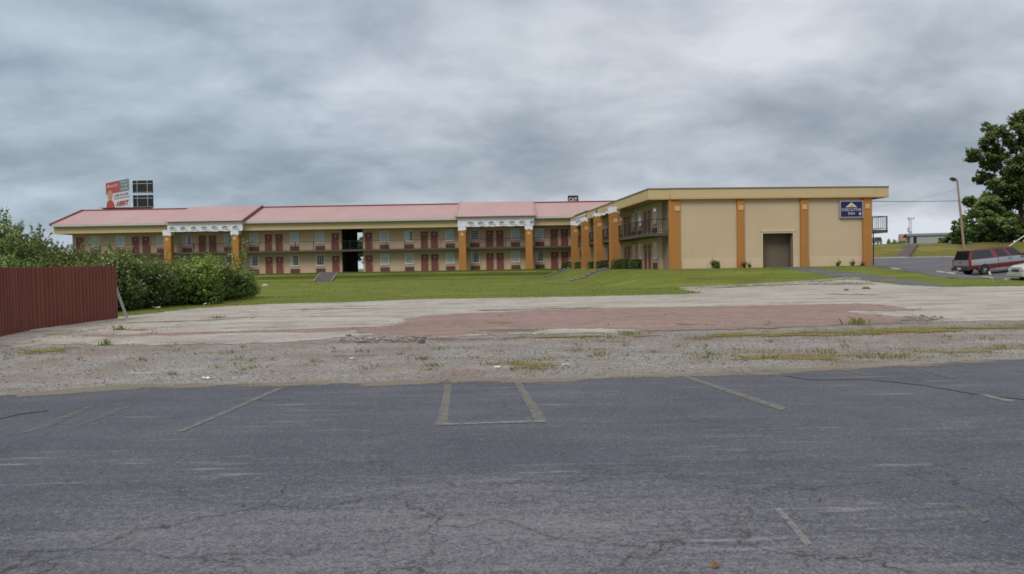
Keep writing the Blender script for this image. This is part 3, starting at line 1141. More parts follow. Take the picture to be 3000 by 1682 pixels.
def window_meshes():
    fr = MB()
    w, b, t_ = .44, .98, 2.16
    for (x0, x1, z0, z1) in ((-w - .09, -w, b - .09, t_ + .09), (w, w + .09, b - .09, t_ + .09), (-w, w, b - .09, b), (-w, w, t_, t_ + .09)):
        fr.box(x0, x1, -.07, -.001, z0, z1)
    fr.box(-w - .13, w + .13, -.12, -.071, b - .13, b - .07)      # sill
    fr.cur = 1
    fr.quad((-w, -.008, b), (w, -.008, b), (w, -.008, t_), (-w, -.008, t_))
    frame = fr.mesh('window', [M['white_paint'], M['dark_room']])
    pane = MB().quad((-w, -.045, b), (w, -.045, b), (w, -.045, t_), (-w, -.045, t_)).mesh('pane', M['glass'])
    mu = MB()
    for i in (1, 2):
        x = -w + 2 * w * i / 3
        mu.box(x - .010, x + .010, -.058, -.047, b, t_)
    for i in (1, 2, 3):
        z = b + (t_ - b) * i / 4
        mu.box(-w, w, -.0585, -.0475, z - .010, z + .010)
    mun = mu.mesh('muntins', M['white_paint'])

    def cur(x0, x1, mat):
        m_ = MB()
        n = 10
        for i in range(n):
            a, c = x0 + (x1 - x0) * i / n, x0 + (x1 - x0) * (i + 1) / n
            ya, yc_ = -.024 + .008 * math.sin(i * 2.2), -.024 + .008 * math.sin((i + 1) * 2.2)
            m_.quad((a, ya, b), (c, yc_, b), (c, yc_, t_), (a, ya, t_))
        return m_.mesh('curtain', mat)
    full = cur(-w, w, M['curtain'])
    left = cur(-w, -.20, M['curtain_low'])
    slim = cur(-w, .16, M['curtain'])
    lowf = cur(-w, w, M['curtain_low'])
    return frame, pane, mun, {'full': full, 'left': left, 'slim': slim, 'low': lowf, 'none': None}


WFR, WPA, WMU, WCU = window_meshes()
def put_window(parent, x, z, kind, y=0.0):
    f = inst('window', WFR, parent, (x, y, z))
    inst('pane', WPA, f)
    inst('muntins', WMU, f)
    if WCU[kind]:
        inst('curtain', WCU[kind], f)
    return f


ac = MB().box(-.56, .56, -.11, -.001, .06, .55)
for i in range(9):
    ac.box(-.52, .52, -.125, -.112, .10 + i * .047, .125 + i * .047)
ACM = ac.mesh('wall_unit', M['unit_red'])

lamp = MB().lathe([(.05, -.005), (.07, -.03), (.12, -.06), (.13, -.12), (.08, -.19), (.02, -.21)], 'y', 12, (0, 0, 2.28))
LAMP = lamp.mesh('wall_lamp', M['lamp_glass'])

doors_u = [239, 402, 432, 597, 627, 790.5, 821.5, 986, 1083, 1246, 1275.5, 1437, 1467, 1626, 1656]
wins_u = [284, 357, 477, 552, 673, 747, 866, 941, 1129, 1201, 1321, 1394, 1512, 1583]
for u in doors_u:
    for z in (0, Z1):
        put_door(long, LX(u), z)
up_kind = {284: 'full', 357: 'full', 477: 'full', 552: 'slim', 673: 'slim', 747: 'low', 866: 'full', 941: 'full', 1129: 'low', 1201: 'slim', 1321: 'low', 1394: 'none', 1512: 'low', 1583: 'low'}
lo_kind = {284: 'low', 357: 'low', 477: 'none', 552: 'left', 673: 'left', 747: 'left', 866: 'left', 941: 'none', 1129: 'low', 1201: 'low', 1321: 'low', 1394: 'left', 1512: 'low', 1583: 'left'}
for u in wins_u:
    put_window(long, LX(u), Z1, up_kind[u])
    put_window(long, LX(u), 0, lo_kind[u])
    for z in (0, Z1):
        inst('wall_unit', ACM, long, (LX(u), 0, z))

# orange columns
def column_mesh(w=.88, d=.86, top=5.36):
    mb = MB().box(-w / 2, w / 2, -d / 2, d / 2, -.25, top)
    mb.box(-w / 2 - .035, w / 2 + .035, -d / 2 - .035, d / 2 + .035, -.25, .78)
    mb.box(-w / 2 - .03, w / 2 + .03, -d / 2 - .03, d / 2 + .03, 4.62, 4.74)
    return mb.mesh('column', M['orange'], .015)


COLM = column_mesh()
tl = MB()
tl.box(-.19, .19, -.47, -.432, 4.20, 4.58)
TILE = tl.mesh('column_tile', M['cream_tile'], .006)
for x in cx:
    c = inst('column', COLM, long, (x, yc, 0))
    inst('column_tile', TILE, c)


# white house-wrap over the two portico fronts, printed with small roof marks
def wrap_cap(mb, x, y, z0, z1, w, d, rnd):
    # crumpled skirt round a column head
    n = 26
    ring = []
    for i in range(n):
        a = i / n * 4
        s_, f = int(a), a - int(a)
        cs = [(-w, -d), (w, -d), (w, d), (-w, d)]
        p, q = cs[s_], cs[(s_ + 1) % 4]
        ring.append((p[0] + (q[0] - p[0]) * f, p[1] + (q[1] - p[1]) * f))
    rows = 4
    vs = []
    for r_ in range(rows + 1):
        for k, (a, b) in enumerate(ring):
            g = 1 + rnd.uniform(-.025, .03)
            zz = z1 + (z0 - z1) * r_ / rows + (rnd.uniform(-.10, .07) if r_ == rows else 0)
            vs.append((x + a * g, y + b * g, zz))
    fs = []
    for r_ in range(rows):
        for k in range(n):
            k2 = (k + 1) % n
            fs.append((r_ * n + k, r_ * n + k2, (r_ + 1) * n + k2, (r_ + 1) * n + k))
    mb.add(vs, fs)


def print_mark(mb, x, z, y, s=1.0, hid=0):
    # a small roof outline with a window, and a line of lettering below it
    pts = [(-.42, .02), (-.30, .10), (-.16, .20), (.0, .24), (.16, .20), (.30, .10), (.42, .02), (.26, .02), (.12, .10), (-.12, .10), (-.26, .02)]
    mb.prism([(x + a * s, z + b * s) for a, b in pts], 'y', y - .006, y)
    mb.box(x - .20 * s, x + .20 * s, y - .006, y, z - .03 * s, z + .02 * s)
    for i in range(7):
        xx = x + .06 + (-.34 + i * .13) * s
        mb.box(xx, xx + .085 * s, y - .006, y, z - .17 * s - .012 * i, z - .10 * s - .012 * i)


rnd = random.Random(3)
for (ca, cb, ua, ub) in ((cx[0], cx[1], 487, 716), (cx[2], cx[3], 1338, 1571)):
    x0, x1 = LX(ua, 95.5) + .25, LX(ub, 95.5) - .12
    mb = MB()
    n = 48
    yb = yc - .50
    vs, rows = [], 5
    for r_ in range(rows + 1):
        for i in range(n + 1):
            x = x0 + (x1 - x0) * i / n
            z = 6.42 + (5.30 - 6.42) * r_ / rows + (rnd.uniform(-.05, .03) if r_ == rows else 0)
            vs.append((x, yb + .02 * math.sin(i * 1.7 + r_) + rnd.uniform(-.006, .006), z))
    fs = [(r_ * (n + 1) + i, r_ * (n + 1) + i + 1, (r_ + 1) * (n + 1) + i + 1, (r_ + 1) * (n + 1) + i) for r_ in range(rows) for i in range(n)]
    mb.add(vs, fs)
    mb.box(x0, x1, yb + .04, YF - .13, 5.42, 6.44)
    for c in (ca, cb):
        wrap_cap(mb, c, yc, 4.86, 5.5, .49, .475, rnd)
    ban = mb.build('banner', M['banner'], long)
    pm = MB()
    k = 7
    for i in range(k):
        x = ca + .75 + (cb + .15 - ca - .75) * i / (k - 1) + (0.0 if ua < 1000 else .3)
        print_mark(pm, x, 5.66, yb - .034, 1.0)
    pm.build('print', M['banner_print'], ban)

# tall blue cabinet standing in the breezeway, seen through it
cab = empty('blue_cabinet', (bx1 - .75, YW + 7.6, 1.0), 0, 'blue upright cabinet at the far end of the dark breezeway', 'cabinet')
MB().box(-.35, .35, -.3, .3, 0, 1.85).build('body', M['blue_paint'], cab, .02)
MB().box(-.28, .28, -.325, -.302, .25, 1.7).build('door', M['sign_blue'], cab)


# ================================================================== MOTEL, FLAT-ROOFED WING
wingo = empty('motel_wing', tuple(OW), WA, 'flat-roofed tan motel wing with orange pilasters and a blank end wall', 'motel')
wingo.location.z = 1.0
SL = 16.2        # width of the end wall


def S(u, v=700, t=0.0):
    """s coordinate of a sight line on the plane t"""
    d = ray(u, v)
    o = OW + W * t
    # (CAM + d*k - o) . W = 0
    k = (o - CAM).dot(W) / d.dot(W)
    return (CAM + d * k - OW).dot(E)


o0, o1 = S(2234), S(2323)
OH = 2.66
mb = MB()
mb.box(0, o0, 0, .3, 0, 5.4)
mb.box(o1, SL, 0, .3, 0, 5.4)
mb.box(o0, o1, 0, .3, OH, 5.4)
mb.build('end_wall', M['tan_wall'], wingo)
mb = MB()
mb.box(.0, o0 - .12, -.035, -.002, -.15, .80)
mb.box(o1 + .12, SL, -.035, -.002, -.15, .80)
mb.build('plinth', M['tan_wall_low'], wingo)
mb = MB()
mb.box(o0 - .12, o0, -.05, .25, -.1, OH + .12)
mb.box(o1, o1 + .12, -.05, .25, -.1, OH + .12)
mb.box(o0, o1, -.05, .25, OH, OH + .12)
mb.box(o0 - .16, o1 + .16, -.09, -.052, OH + .12, OH + .34)
mb.build('opening_trim', M['tan_wall_low'], wingo)
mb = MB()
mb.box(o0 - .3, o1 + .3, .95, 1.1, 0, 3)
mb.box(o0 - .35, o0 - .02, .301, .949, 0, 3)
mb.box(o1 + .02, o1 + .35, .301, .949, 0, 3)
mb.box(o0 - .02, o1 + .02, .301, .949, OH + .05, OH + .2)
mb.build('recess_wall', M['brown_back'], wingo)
mb = MB().box(o0 - .02, o1 + .02, -.6, 2.2, -.1, .02)
mb.build('recess_floor', M['floor_conc'], wingo)

# pilasters
ptile = MB().box(-.20, .20, -.22, -.185, 4.46, 4.84).mesh('pilaster_tile', M['cream_tile'], .006)
for (ua, ub) in ((1958, 1991), (2158, 2179), (2343, 2366), (2525.5, 2551)):
    a, b = S(ua), S(ub)
    mb = MB().box(a, b, -.18, .0, -.2, 5.36)
    mb.box(a - .03, b + .03, -.215, .0, -.2, .82)
    p_ = mb.build('pilaster', M['orange'], wingo, .012)
    inst('pilaster_tile', ptile, p_, ((a + b) / 2 + (.22 if ua == 1958 else 0), 0, 0))

# side walls, core and near corner return, its shadow painted as dark taupe
mb = MB()
mb.box(0, .25, 2.1, 34.5, 0, 5.4)
mb.box(SL - .25, SL, .301, 38, 0, 5.4)
mb.box(.251, 8, 34.2, 34.5, 0, 5.4)
mb.build('side_wall', M['room_wall'], wingo)
MB().box(.10, .24, .301, 2.099, 0, 5.4).build('corner_return', M['shaded_wall'], wingo)

# flat roof with deep fascia
FO = 1.65
mb = MB()
mb.box(-FO + .1, SL + 1.2, -.05, 38.0, 5.40, 5.55)
mb.box(-FO + .1, SL + 1.2, -.05, 38.0, 5.90, 6.10)
mb.build('roof', M['soffit'], wingo)
def fascia_run(mb, z0, z1, g):
    # left long face, end face (proud over the wall), right face
    mb.box(-FO - g, -FO + .12, -.22 - g, 36.8, z0, z1)
    mb.box(-FO + .121, .02, -.22 - g, -.08, z0, z1)
    mb.box(.021, SL + .02, -.34 - g, -.08, z0, z1)
    mb.box(SL + .021, SL + 1.24, -.22 - g, -.08, z0, z1)
    mb.box(SL + 1.12, SL + 1.24 + g, -.079, 38, z0, z1)
mb = MB(); fascia_run(mb, 5.36, 6.10, 0.0)
fas = mb.build('fascia', M['fascia'], wingo)
mb = MB(); fascia_run(mb, 5.33, 5.46, .03)
mb.build('fascia_trim', M['fascia_trim'], fas)
mb = MB(); fascia_run(mb, 6.101, 6.19, .05)
mb.build('fascia_cap', M['fascia_cap'], fas)
# vent domes on the roof near the right corner
mb = MB()
mb.lathe([(.25, 6.10), (.25, 6.30), (.32, 6.32), (.2, 6.42), (.05, 6.45)], 'z', 12, (13.2, 3.0, 0))
mb.box(12.0, 12.6, 2.8, 3.4, 6.10, 6.36)
mb.build('roof_vent', M['steel'], wingo)

# walkways
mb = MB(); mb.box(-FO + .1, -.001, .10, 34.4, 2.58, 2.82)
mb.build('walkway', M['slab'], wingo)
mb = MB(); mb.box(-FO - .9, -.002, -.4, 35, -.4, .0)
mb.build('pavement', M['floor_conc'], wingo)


def railing_y(mb, x, y0, y1, z, hgt=1.07, post=2.3, gap=.22, t=.016):
    mb.box(x - .03, x + .03, y0, y1, z + hgt - .05, z + hgt)
    mb.box(x - .02, x + .02, y0, y1, z + .09, z + .12)
    n = max(1, round((y1 - y0) / post))
    for i in range(n + 1):
        y = y0 + (y1 - y0) * i / n
        mb.box(x - .032, x + .032, y - .03, y + .03, z - .02, z + hgt - .001)
    k = max(1, int((y1 - y0) / gap))
    for i in range(1, k):
        y = y0 + (y1 - y0) * i / k
        mb.box(x - t / 2, x + t / 2, y - t / 2, y + t / 2, z + .121, z + hgt - .051)


tcols = [11.1, 18.3, 25.4, 32.3]
mk = [.12] + tcols + [34.4]
for a, b in zip(mk, mk[1:]):
    mb = MB()
    if a == .12:
        railing(mb, -FO + .2, .0, .16, 2.82)
    railing_y(mb, -FO + .18, a + (.04 if a == .12 else .46), b - (.46 if b < 34 else .05), 2.82)
    mb.build('railing', M['rail'], wingo)

# room fronts on the side wall face left (towards -s): children of a rotated part
def side_part(me, name, t_, z):
    o = inst(name, me, wingo, (0, t_, z))
    o.rotation_euler = (0, 0, R(-90))
    return o


def side_door(t_, z):
    d = side_part(DLEAF, 'door', t_, z)
    inst('door_frame', DFR, d); inst('number_plate', DPL, d); inst('door_knob', DKN, d)


def side_window(t_, z, kind):
    f = side_part(WFR, 'window', t_, z)
    inst('pane', WPA, f); inst('muntins', WMU, f)
    if WCU[kind]:
        inst('curtain', WCU[kind], f)


for t_ in (5.6, 6.9, 12.95, 14.25, 20.3, 21.6, 27.7, 29.0):
    for z in (0, Z1):
        side_door(t_, z)
for i, t_ in enumerate((3.9, 8.8, 11.1, 16.2, 18.5, 23.5, 25.8, 31.0)):
    for z in (0, Z1):
        side_window(t_, z, ('none', 'low', 'left', 'full')[(i + (z > 0)) % 4])
        side_part(ACM, 'wall_unit', t_, z)
side_part(LAMP, 'wall_lamp', 9.9, Z1 + .05)
side_part(LAMP, 'wall_lamp', 17.3, Z1 + .05)

# columns under the fascia
for t_ in tcols:
    c = inst('column', COLM, wingo, (-FO - .12, t_, 0))
    inst('column_tile', TILE, c)

# torn wrap: skirts on the four column heads, a printed length between the two far columns, loose strips
rnd = random.Random(11)
mb = MB()
sx = -FO - .06
n, rows = 30, 5
ta, tb = 25.6, 32.0
vs = []
for r_ in range(rows + 1):
    for i in range(n + 1):
        t_ = ta + (tb - ta) * i / n
        lo = 5.12 if t_ < 29.5 else 5.0
        z = 6.02 - (i / n) * .08 + (lo - 6.02) * r_ / rows + (rnd.uniform(-.08, .06) if r_ == rows else 0)
        vs.append((sx - .03 + rnd.uniform(-.02, .01), t_, z))
mb.add(vs, [(r_ * (n + 1) + i, r_ * (n + 1) + i + 1, (r_ + 1) * (n + 1) + i + 1, (r_ + 1) * (n + 1) + i) for r_ in range(rows) for i in range(n)])
mb.build('printed_wrap', M['banner'], wingo)
for k, t_ in enumerate(tcols):
    mb = MB()
    wrap_cap(mb, -FO - .12, t_, (5.06, 5.2, 5.1, 5.05)[k], 5.40 + (.22 if k == 0 else .12), .50, .47, rnd)
    mb.build('torn_wrap', M['banner'], wingo)
mb = MB()
# loose strip stapled between the two near columns
vs = []
for i in range(21):
    t_ = 11.6 + 6.4 * i / 20
    z = 5.34 + .06 * math.sin(i * .9)
    vs += [(sx - .06 + rnd.uniform(-.02, .02), t_, z + .07), (sx - .08 + rnd.uniform(-.03, .03), t_, z - .12)]
mb.add(vs, [(2 * i, 2 * i + 1, 2 * i + 3, 2 * i + 2) for i in range(20)])
ban = mb.build('torn_banner', M['banner'], wingo)
pm = MB()
for i in range(9):
    t_ = 25.3 + i * .85
    for zz in (5.75, 5.4):
        pm.box(sx - .07, sx - .062, t_, t_ + .5, zz - .05, zz + .06)
        pm.box(sx - .07, sx - .062, t_ + .1, t_ + .34, zz + .08, zz + .14)
pm.build('print', M['banner_print'], ban)
# dark gap where a fascia board is missing
MB().box(-FO - .045, -FO - .004, 19.6, 19.95, 5.42, 6.0).box(-FO - .06, -FO + .1, 24.8, 33.0, 6.192, 6.27).build('exposed_board', M['passage'], wingo)

# balcony on the right side
mb = MB(); mb.box(SL + .02, SL + 1.28, .0, 30, 2.58, 2.82)
mb.build('balcony', M['slab'], wingo)
mb = MB()
railing(mb, SL + .03, SL + 1.24, .06, 2.82)
railing_y(mb, SL + 1.22, .06, 29.8, 2.82)
mb.build('railing', M['rail'], wingo)
mb = MB()
for t_ in (.6, 10, 20):
    mb.box(SL + .42, SL + .48, t_, t_ + .06, 0 - 1.0, 2.58)
mb.build('balcony_post', M['rail'], wingo)

# ---- blue sign on the end wall
def sgn(u, v):
    d = ray(u, v)
    o = OW + W * (-.02)
    k = (o - CAM).dot(W) / d.dot(W)
    p = CAM + d * k
    return (p - OW).dot(E), p.z - 1.0
s0, z1 = sgn(2457, 589)
s1, z0 = sgn(2525, 638)
sw, sh = s1 - s0, z1 - z0
sc = wing((s0 + s1) / 2, -.02, (z0 + z1) / 2)
sign = empty('motel_sign', tuple(sc), WA, 'blue EXECUTIVE INN sign with white roof emblem, at the right end of the blank wall', 'sign')
b = .07
mb = MB()
mb.box(-sw / 2, sw / 2, -.20, 0, sh / 2 - b, sh / 2).box(-sw / 2, sw / 2, -.20, 0, -sh / 2, -sh / 2 + b)
mb.box(-sw / 2, -sw / 2 + b, -.20, 0, -sh / 2 + b, sh / 2 - b).box(sw / 2 - b, sw / 2, -.20, 0, -sh / 2 + b, sh / 2 - b)
mb.build('frame', M['sign_frame'], sign)
MB().box(-sw / 2 + b, sw / 2 - b, -.17, -.02, -sh / 2 + b, sh / 2 - b).build('panel', M['sign_blue'], sign)
# emblem: white gable with an orange gable inside
iw, ih = sw - 2 * b, sh - 2 * b
ez = ih * .13
eh = ih * .32
mb = MB()
mb.prism([(-iw * .27, ez), (0, ez + eh), (iw * .27, ez), (iw * .14, ez), (0, ez + eh * .52), (-iw * .14, ez)], 'y', -.185, -.171)
mb.build('roof_emblem', M['sign_white'], sign)
MB().prism([(-iw * .125, ez), (0, ez + eh * .47), (iw * .125, ez)], 'y', -.184, -.171).build('emblem_centre', M['sign_orange'], sign)
tm = text_mesh('EXECUTIVE', ih * .27, M['sign_white'], 'lettering', .005, bold=.0)
w_ = max(v.co.x for v in tm.vertices) - min(v.co.x for v in tm.vertices)
tm.transform(Matrix.Diagonal((iw * .90 / w_, 1, 1, 1)))
inst('lettering', tm, sign, (0, -.178, -ih * .04))
tm = text_mesh('INN', ih * .25, M['sign_white'], 'lettering', .005, bold=.0)
w_ = max(v.co.x for v in tm.vertices) - min(v.co.x for v in tm.vertices)
tm.transform(Matrix.Diagonal((iw * .29 / w_, 1, 1, 1)))
inst('lettering', tm, sign, (0, -.178, -ih * .29))
mb = MB()
mb.prism([(iw * .35, -ih * .25), (iw * .38, -ih * .22), (iw * .41, -ih * .25), (iw * .44, -ih * .22), (iw * .46, -ih * .28), (iw * .41, -ih * .42), (iw * .36, -ih * .33)], 'y', -.184, -.171)
mb.build('heart_mark', M['sign_white'], sign)


# ================================================================== STEPS
def steps(name, p_top, p_bot, width, n, label, group=None, side=True, tread='step_tread', nose='step_conc'):
    """flight of concrete steps from p_top down to p_bot"""
    d = Vector((p_bot.x - p_top.x, p_bot.y - p_top.y, 0))
    L = d.length
    ang = math.atan2(d.y, d.x)
    root = empty(name, (p_top.x, p_top.y, p_top.z), ang, label, 'steps', group)
    dz = p_top.z - p_bot.z
    mb, nb = MB(), MB()
    lo_, hi_ = h(p_bot.x, p_bot.y), h(p_top.x, p_top.y)
    for i in range(n):
        # each tread stands just proud of the slope beside it
        zs = []
        for q in ((i + .1) / n, (i + .5) / n, (i + .9) / n):
            x_, y_ = p_top.x + d.x * q, p_top.y + d.y * q
            zs.append(h(x_, y_))
        zt_ = sum(zs) / 3 + .10 - p_top.z
        mb.box(L * i / n, L * (i + 1) / n + .03, -width / 2, width / 2, -dz - .5, zt_)
        nb.box(L * (i + 1) / n - .09, L * (i + 1) / n + .05, -width / 2 - .01, width / 2 + .01, zt_ + .001, zt_ + .035)
    tr = mb.build('treads', M[tread], root)
    nb.build('nosing', M[nose], tr)
    if side:
        for sgn_ in (-1, 1):
            y0 = sgn_ * (width / 2 + .01)
            y1 = sgn_ * (width / 2 + .14)
            mb = MB()
            mb.prism([(-.2, .10), (.1, .10), (L + .25, -dz + .12), (L + .25, -dz - .3), (-.2, -dz - .3)], 'y', min(y0, y1), max(y0, y1))
            mb.build('side_kerb', M['step_side'], root)
    return root


pt = Vector((LX(966, 94.4), 94.5, 1.0)); pb = Vector((pt.x + .05, 90.9, h(pt.x, 90.9) + .02))
steps('steps', pt, pb, 1.9, 6, 'concrete steps up the grass bank in front of the dark breezeway', nose='step_side')
pt = wing(-2.6, 10.0); pb = wing(-6.0, 10.0); pb.z = h(pb.x, pb.y) + .02
steps('steps', pt, pb, 1.5, 7, 'stepped concrete flight nearest the end wall, climbing beside the large hedge', side=False, nose='curb')
pt = wing(-2.6, 30.0); pb = wing(-5.9, 30.0); pb.z = h(pb.x, pb.y) + .02
steps('steps', pt, pb, 1.5, 7, 'small stepped concrete flight climbing to the leftmost orange column of the flat-roofed wing', side=False, nose='curb')
# thin walk at the foot / top of the steps
a = wing(-5.9, 9.3); b_ = wing(-11.0, 8.6); c_ = wing(-11.0, 9.2); d_ = wing(-5.9, 10.2)
sheet('footpath', [(q.x, q.y) for q in (a, b_, c_, d_)], .012, M['walk'], .8, .03, 0, 3)
# timber-edged steps up the far bank
pt = at(2668, 729, 107.0); pt.z = h(pt.x, 107.0) + .02
pb = at(2628, 755, 101.6); pb.z = h(pb.x, 101.6) + .02
steps('steps', pt, pb, 2.0, 8, 'worn timber steps up the far grassy bank toward the grey shed', side=False, tread='step_tread', nose='timber')

# ================================================================== FENCE
fa, fb, fc = ground(346, 934), ground(86, 969), ground(0, 987)
fdir = (fc - fb).normalized()
fd = fb + fdir * 7.0
fence = empty('metal_fence', (fa.x, fa.y, 0), 0, 'dark red ribbed sheet-metal fence at the left edge of the lot', 'fence')


def fence_panel(a, b, htop, lift):
    L = (b - a).length
    d = (b - a).normalized()
    n = Vector((-d.y, d.x, 0))
    pitch = .195
    prof = [(0, 0), (.055, 0), (.075, .03), (.12, .03), (.14, 0)]
    pts = []
    k = 0
    while k * pitch < L:
        for q, o in prof:
            if k * pitch + q < L:
                pts.append((k * pitch + q, o))
        k += 1
    pts.append((L, 0))
    vs = []
    for q, o in pts:
        p = a + d * q + n * o
        vs += [(p.x - fa.x, p.y - fa.y, lift), (p.x - fa.x, p.y - fa.y, htop(q / L))]
    mb = MB()
    mb.add(vs, [(2 * i, 2 * i + 1, 2 * i + 3, 2 * i + 2) for i in range(len(pts) - 1)])
    me = mb.mesh('fence_panel', M['fence_metal'])
    o = inst('fence_panel', me, fence)
    sm = o.modifiers.new('thickness', 'SOLIDIFY')
    sm.thickness = .006
    return o


ht = [at(346, 779, fa.y).z, at(86, 783, fb.y).z, at(0, 785, fc.y).z]
fence_panel(fa, fb, lambda q: ht[0] + (ht[1] - ht[0]) * q, .02)
fence_panel(fb, fd, lambda q: ht[1] + (ht[2] - ht[1]) * q * 2.2, .0)
mb = MB()
for p0, p1, hh_ in ((fa, fb, ht[0]), (fb, fd, ht[1])):
    d = (p1 - p0).normalized()
    n = Vector((-d.y, d.x, 0)) * -.06
    for z in (.35, hh_ - .25):
        a, b = p0 + n, p1 + n
        mb.tube([(a.x - fa.x, a.y - fa.y, z), (b.x - fa.x, b.y - fa.y, z)], .025, 6)
mb.build('fence_rail', M['galv'], fence)
for k in range(6):
    q = k / 5
    p0 = fa + (fb - fa) * q + Vector((-.10, .02, 0))
    if k == 0:
        p0 = fa + Vector((-.10, -.05, 0))
    MB().tube([(p0.x - fa.x, p0.y - fa.y, -.3), (p0.x - fa.x, p0.y - fa.y, ht[0] - .06)], .03, 8).build('fence_post', M['galv'], fence)
pA = at(345, 852, fa.y + .12)
pB = ground(373, 931)
MB().tube([(pA.x - fa.x - .05, pA.y - fa.y, pA.z + .08), (pB.x - fa.x, pB.y - fa.y, -.05)], .045, 8).build('brace', M['galv'], fence)


# ================================================================== FOLIAGE
def leaf_mesh(name, mat, pts, size, rnd, aspect=.55, up_bias=.35):
    """pts: list of (position, tint, outward direction)"""
    vs, fs, tint = [], [], []
    for (p, tn, od) in pts:
        s = size * rnd.uniform(.65, 1.35)
        n = Vector((rnd.gauss(0, 1), rnd.gauss(0, 1), rnd.gauss(0, 1) + up_bias)) + od * .8
        n.normalize()
        a = n.orthogonal().normalized()
        b = n.cross(a)
        th = rnd.uniform(0, 6.283)
        ax = a * math.cos(th) + b * math.sin(th)
        bx_ = n.cross(ax)
        k = len(vs)
        vs += [p - ax * s, p - bx_ * s * aspect + n * s * .12, p + ax * s, p + bx_ * s * aspect + n * s * .12]
        fs.append((k, k + 1, k + 2, k + 3))
        tint += [max(0, min(1, tn + rnd.uniform(-.16, .16)))] * 4
    me = bpy.data.meshes.new(name)
    me.from_pydata([tuple(v) for v in vs], [], fs)
    at_ = me.attributes.new('tint', 'FLOAT', 'POINT')
    at_.data.foreach_set('value', tint)
    me.materials.append(mat)
    return me


def blob_points(blobs, n, rnd, shell=.45):
    tot = sum(b[3] * b[3] * b[4] for b in blobs)
    zmin = min(b[2] - b[4] for b in blobs)
    zmax = max(b[2] + b[4] for b in blobs)
    out = []
    for (x, y, z, r, rz) in blobs:
        k = int(n * r * r * rz / tot)
        for _ in range(k):
            d = Vector((rnd.gauss(0, 1), rnd.gauss(0, 1), rnd.gauss(0, 1))).normalized()
            q = rnd.uniform(0, 1) ** shell
            ns = mnoise.noise(Vector((x, y, z)) + d * 1.6) * .50 + mnoise.noise(Vector((x, y, z)) * 2 + d * 4.5) * .34
            rr = q * (1 + ns)
            p = Vector((x + d.x * r * rr, y + d.y * r * rr, z + d.z * rz * rr))
            if p.z < .02:
                p.z = rnd.uniform(.02, .3)
            tn = .18 + .5 * (p.z - zmin) / (zmax - zmin) * q + .22 * max(0, d.z) * q  # shading painted in: leaves lighter high and outside, darker low and inside
            # painted clumps of sunlit leaves and shaded gaps
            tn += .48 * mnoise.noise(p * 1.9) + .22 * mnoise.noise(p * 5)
            out.append((p, tn, d))
    return out


def shoot_points(blobs, k, rnd, ln=(.35, 1.0), step=.05):
    out, stems = [], []
    for _ in range(k):
        x, y, z, r, rz = rnd.choice(blobs)
        d = Vector((rnd.gauss(0, 1), rnd.gauss(0, 1), abs(rnd.gauss(.6, .8)))).normalized()
        p = Vector((x + d.x * r * .8, y + d.y * r * .8, max(.2, z + d.z * rz * .85)))
        L = rnd.uniform(*ln)
        dirv = (d + Vector((0, 0, .5))).normalized()
        t_ = 0
        while t_ < L:
            q = p + dirv * t_ + Vector((0, 0, -.25 * t_ * t_))
            sp = .10 * (1.2 - t_ / L)
            out.append((q + Vector((rnd.uniform(-sp, sp), rnd.uniform(-sp, sp), rnd.uniform(-sp, sp))), .62 + .25 * t_ / L, d))
            t_ += step * rnd.uniform(.5, 1.3)
        stems.append((p - d * r * .5, p + dirv * L * .9))
    return out, stems


def shrub_kind(seed, hgt, rad, n, size, mat, shoots=40, blossom=0.0):
    rnd = random.Random(seed)
    blobs = []
    m_ = 8
    for i in range(m_):
        a = rnd.uniform(0, 6.283)
        rr = rad * rnd.uniform(.25, .75)
        bz = hgt * rnd.uniform(.28, .74)
        br = rad * rnd.uniform(.38, .62)
        blobs.append((math.cos(a) * rr, math.sin(a) * rr, bz, br, min(br * 1.1, hgt * .30)))
    blobs.append((0, 0, hgt * .42, rad * .72, hgt * .42))
    blobs.append((rnd.uniform(-.3, .3) * rad, 0, hgt * .80, rad * .42, hgt * .20))
    blobs.append((0, 0, hgt * .2, rad * .95, hgt * .22))
    pts = blob_points(blobs, n, rnd)
    sp, stems = shoot_points(blobs, int(shoots * 1.6), rnd)
    crown = leaf_mesh('crown', mat, pts + sp, size, rnd)
    st_ = MB()
    for i in range(5):
        a = i * 1.256 + rnd.uniform(-.3, .3)
        st_.tube([(.08 * math.cos(a), .08 * math.sin(a), -.1), (.3 * rad * math.cos(a), .3 * rad * math.sin(a), hgt * .35), (.5 * rad * math.cos(a), .5 * rad * math.sin(a), hgt * .7)], [.05, .035, .012], 5)
    for p, q in stems:
        st_.tube([p, q], [.012, .004], 3, False)
    stem = st_.mesh('stem', M['bark'])
    bl = None
    if blossom:
        bp = [p for p in pts if p[0].z > hgt * .42 and rnd.random() < blossom and mnoise.noise(p[0] * 1.3) > -.05]
        bp = [(p + d * .10, .5, d) for p, t_, d in bp]
        bl = leaf_mesh('blossom', M['blossom'], bp, size * .6, rnd, .9)
    return crown, stem, bl


KIND = {
    'a': shrub_kind(1, 3.2, 1.55, 9500, .078, M['leaf_a'], 46),
    'b': shrub_kind(2, 2.6, 1.45, 8600, .070, M['leaf_b'], 36),
    'c': shrub_kind(3, 2.4, 1.25, 7600, .074, M['leaf_c'], 44),
    'd': shrub_kind(4, 4.0, 1.45, 10000, .080, M['leaf_b'], 60),
    'f': shrub_kind(5, 2.9, 1.35, 8400, .070, M['leaf_a'], 34, .20),
}
KH = {'a': (3.2, 1.55), 'b': (2.6, 1.45), 'c': (2.4, 1.25), 'd': (4.0, 1.45), 'f': (2.9, 1.35)}


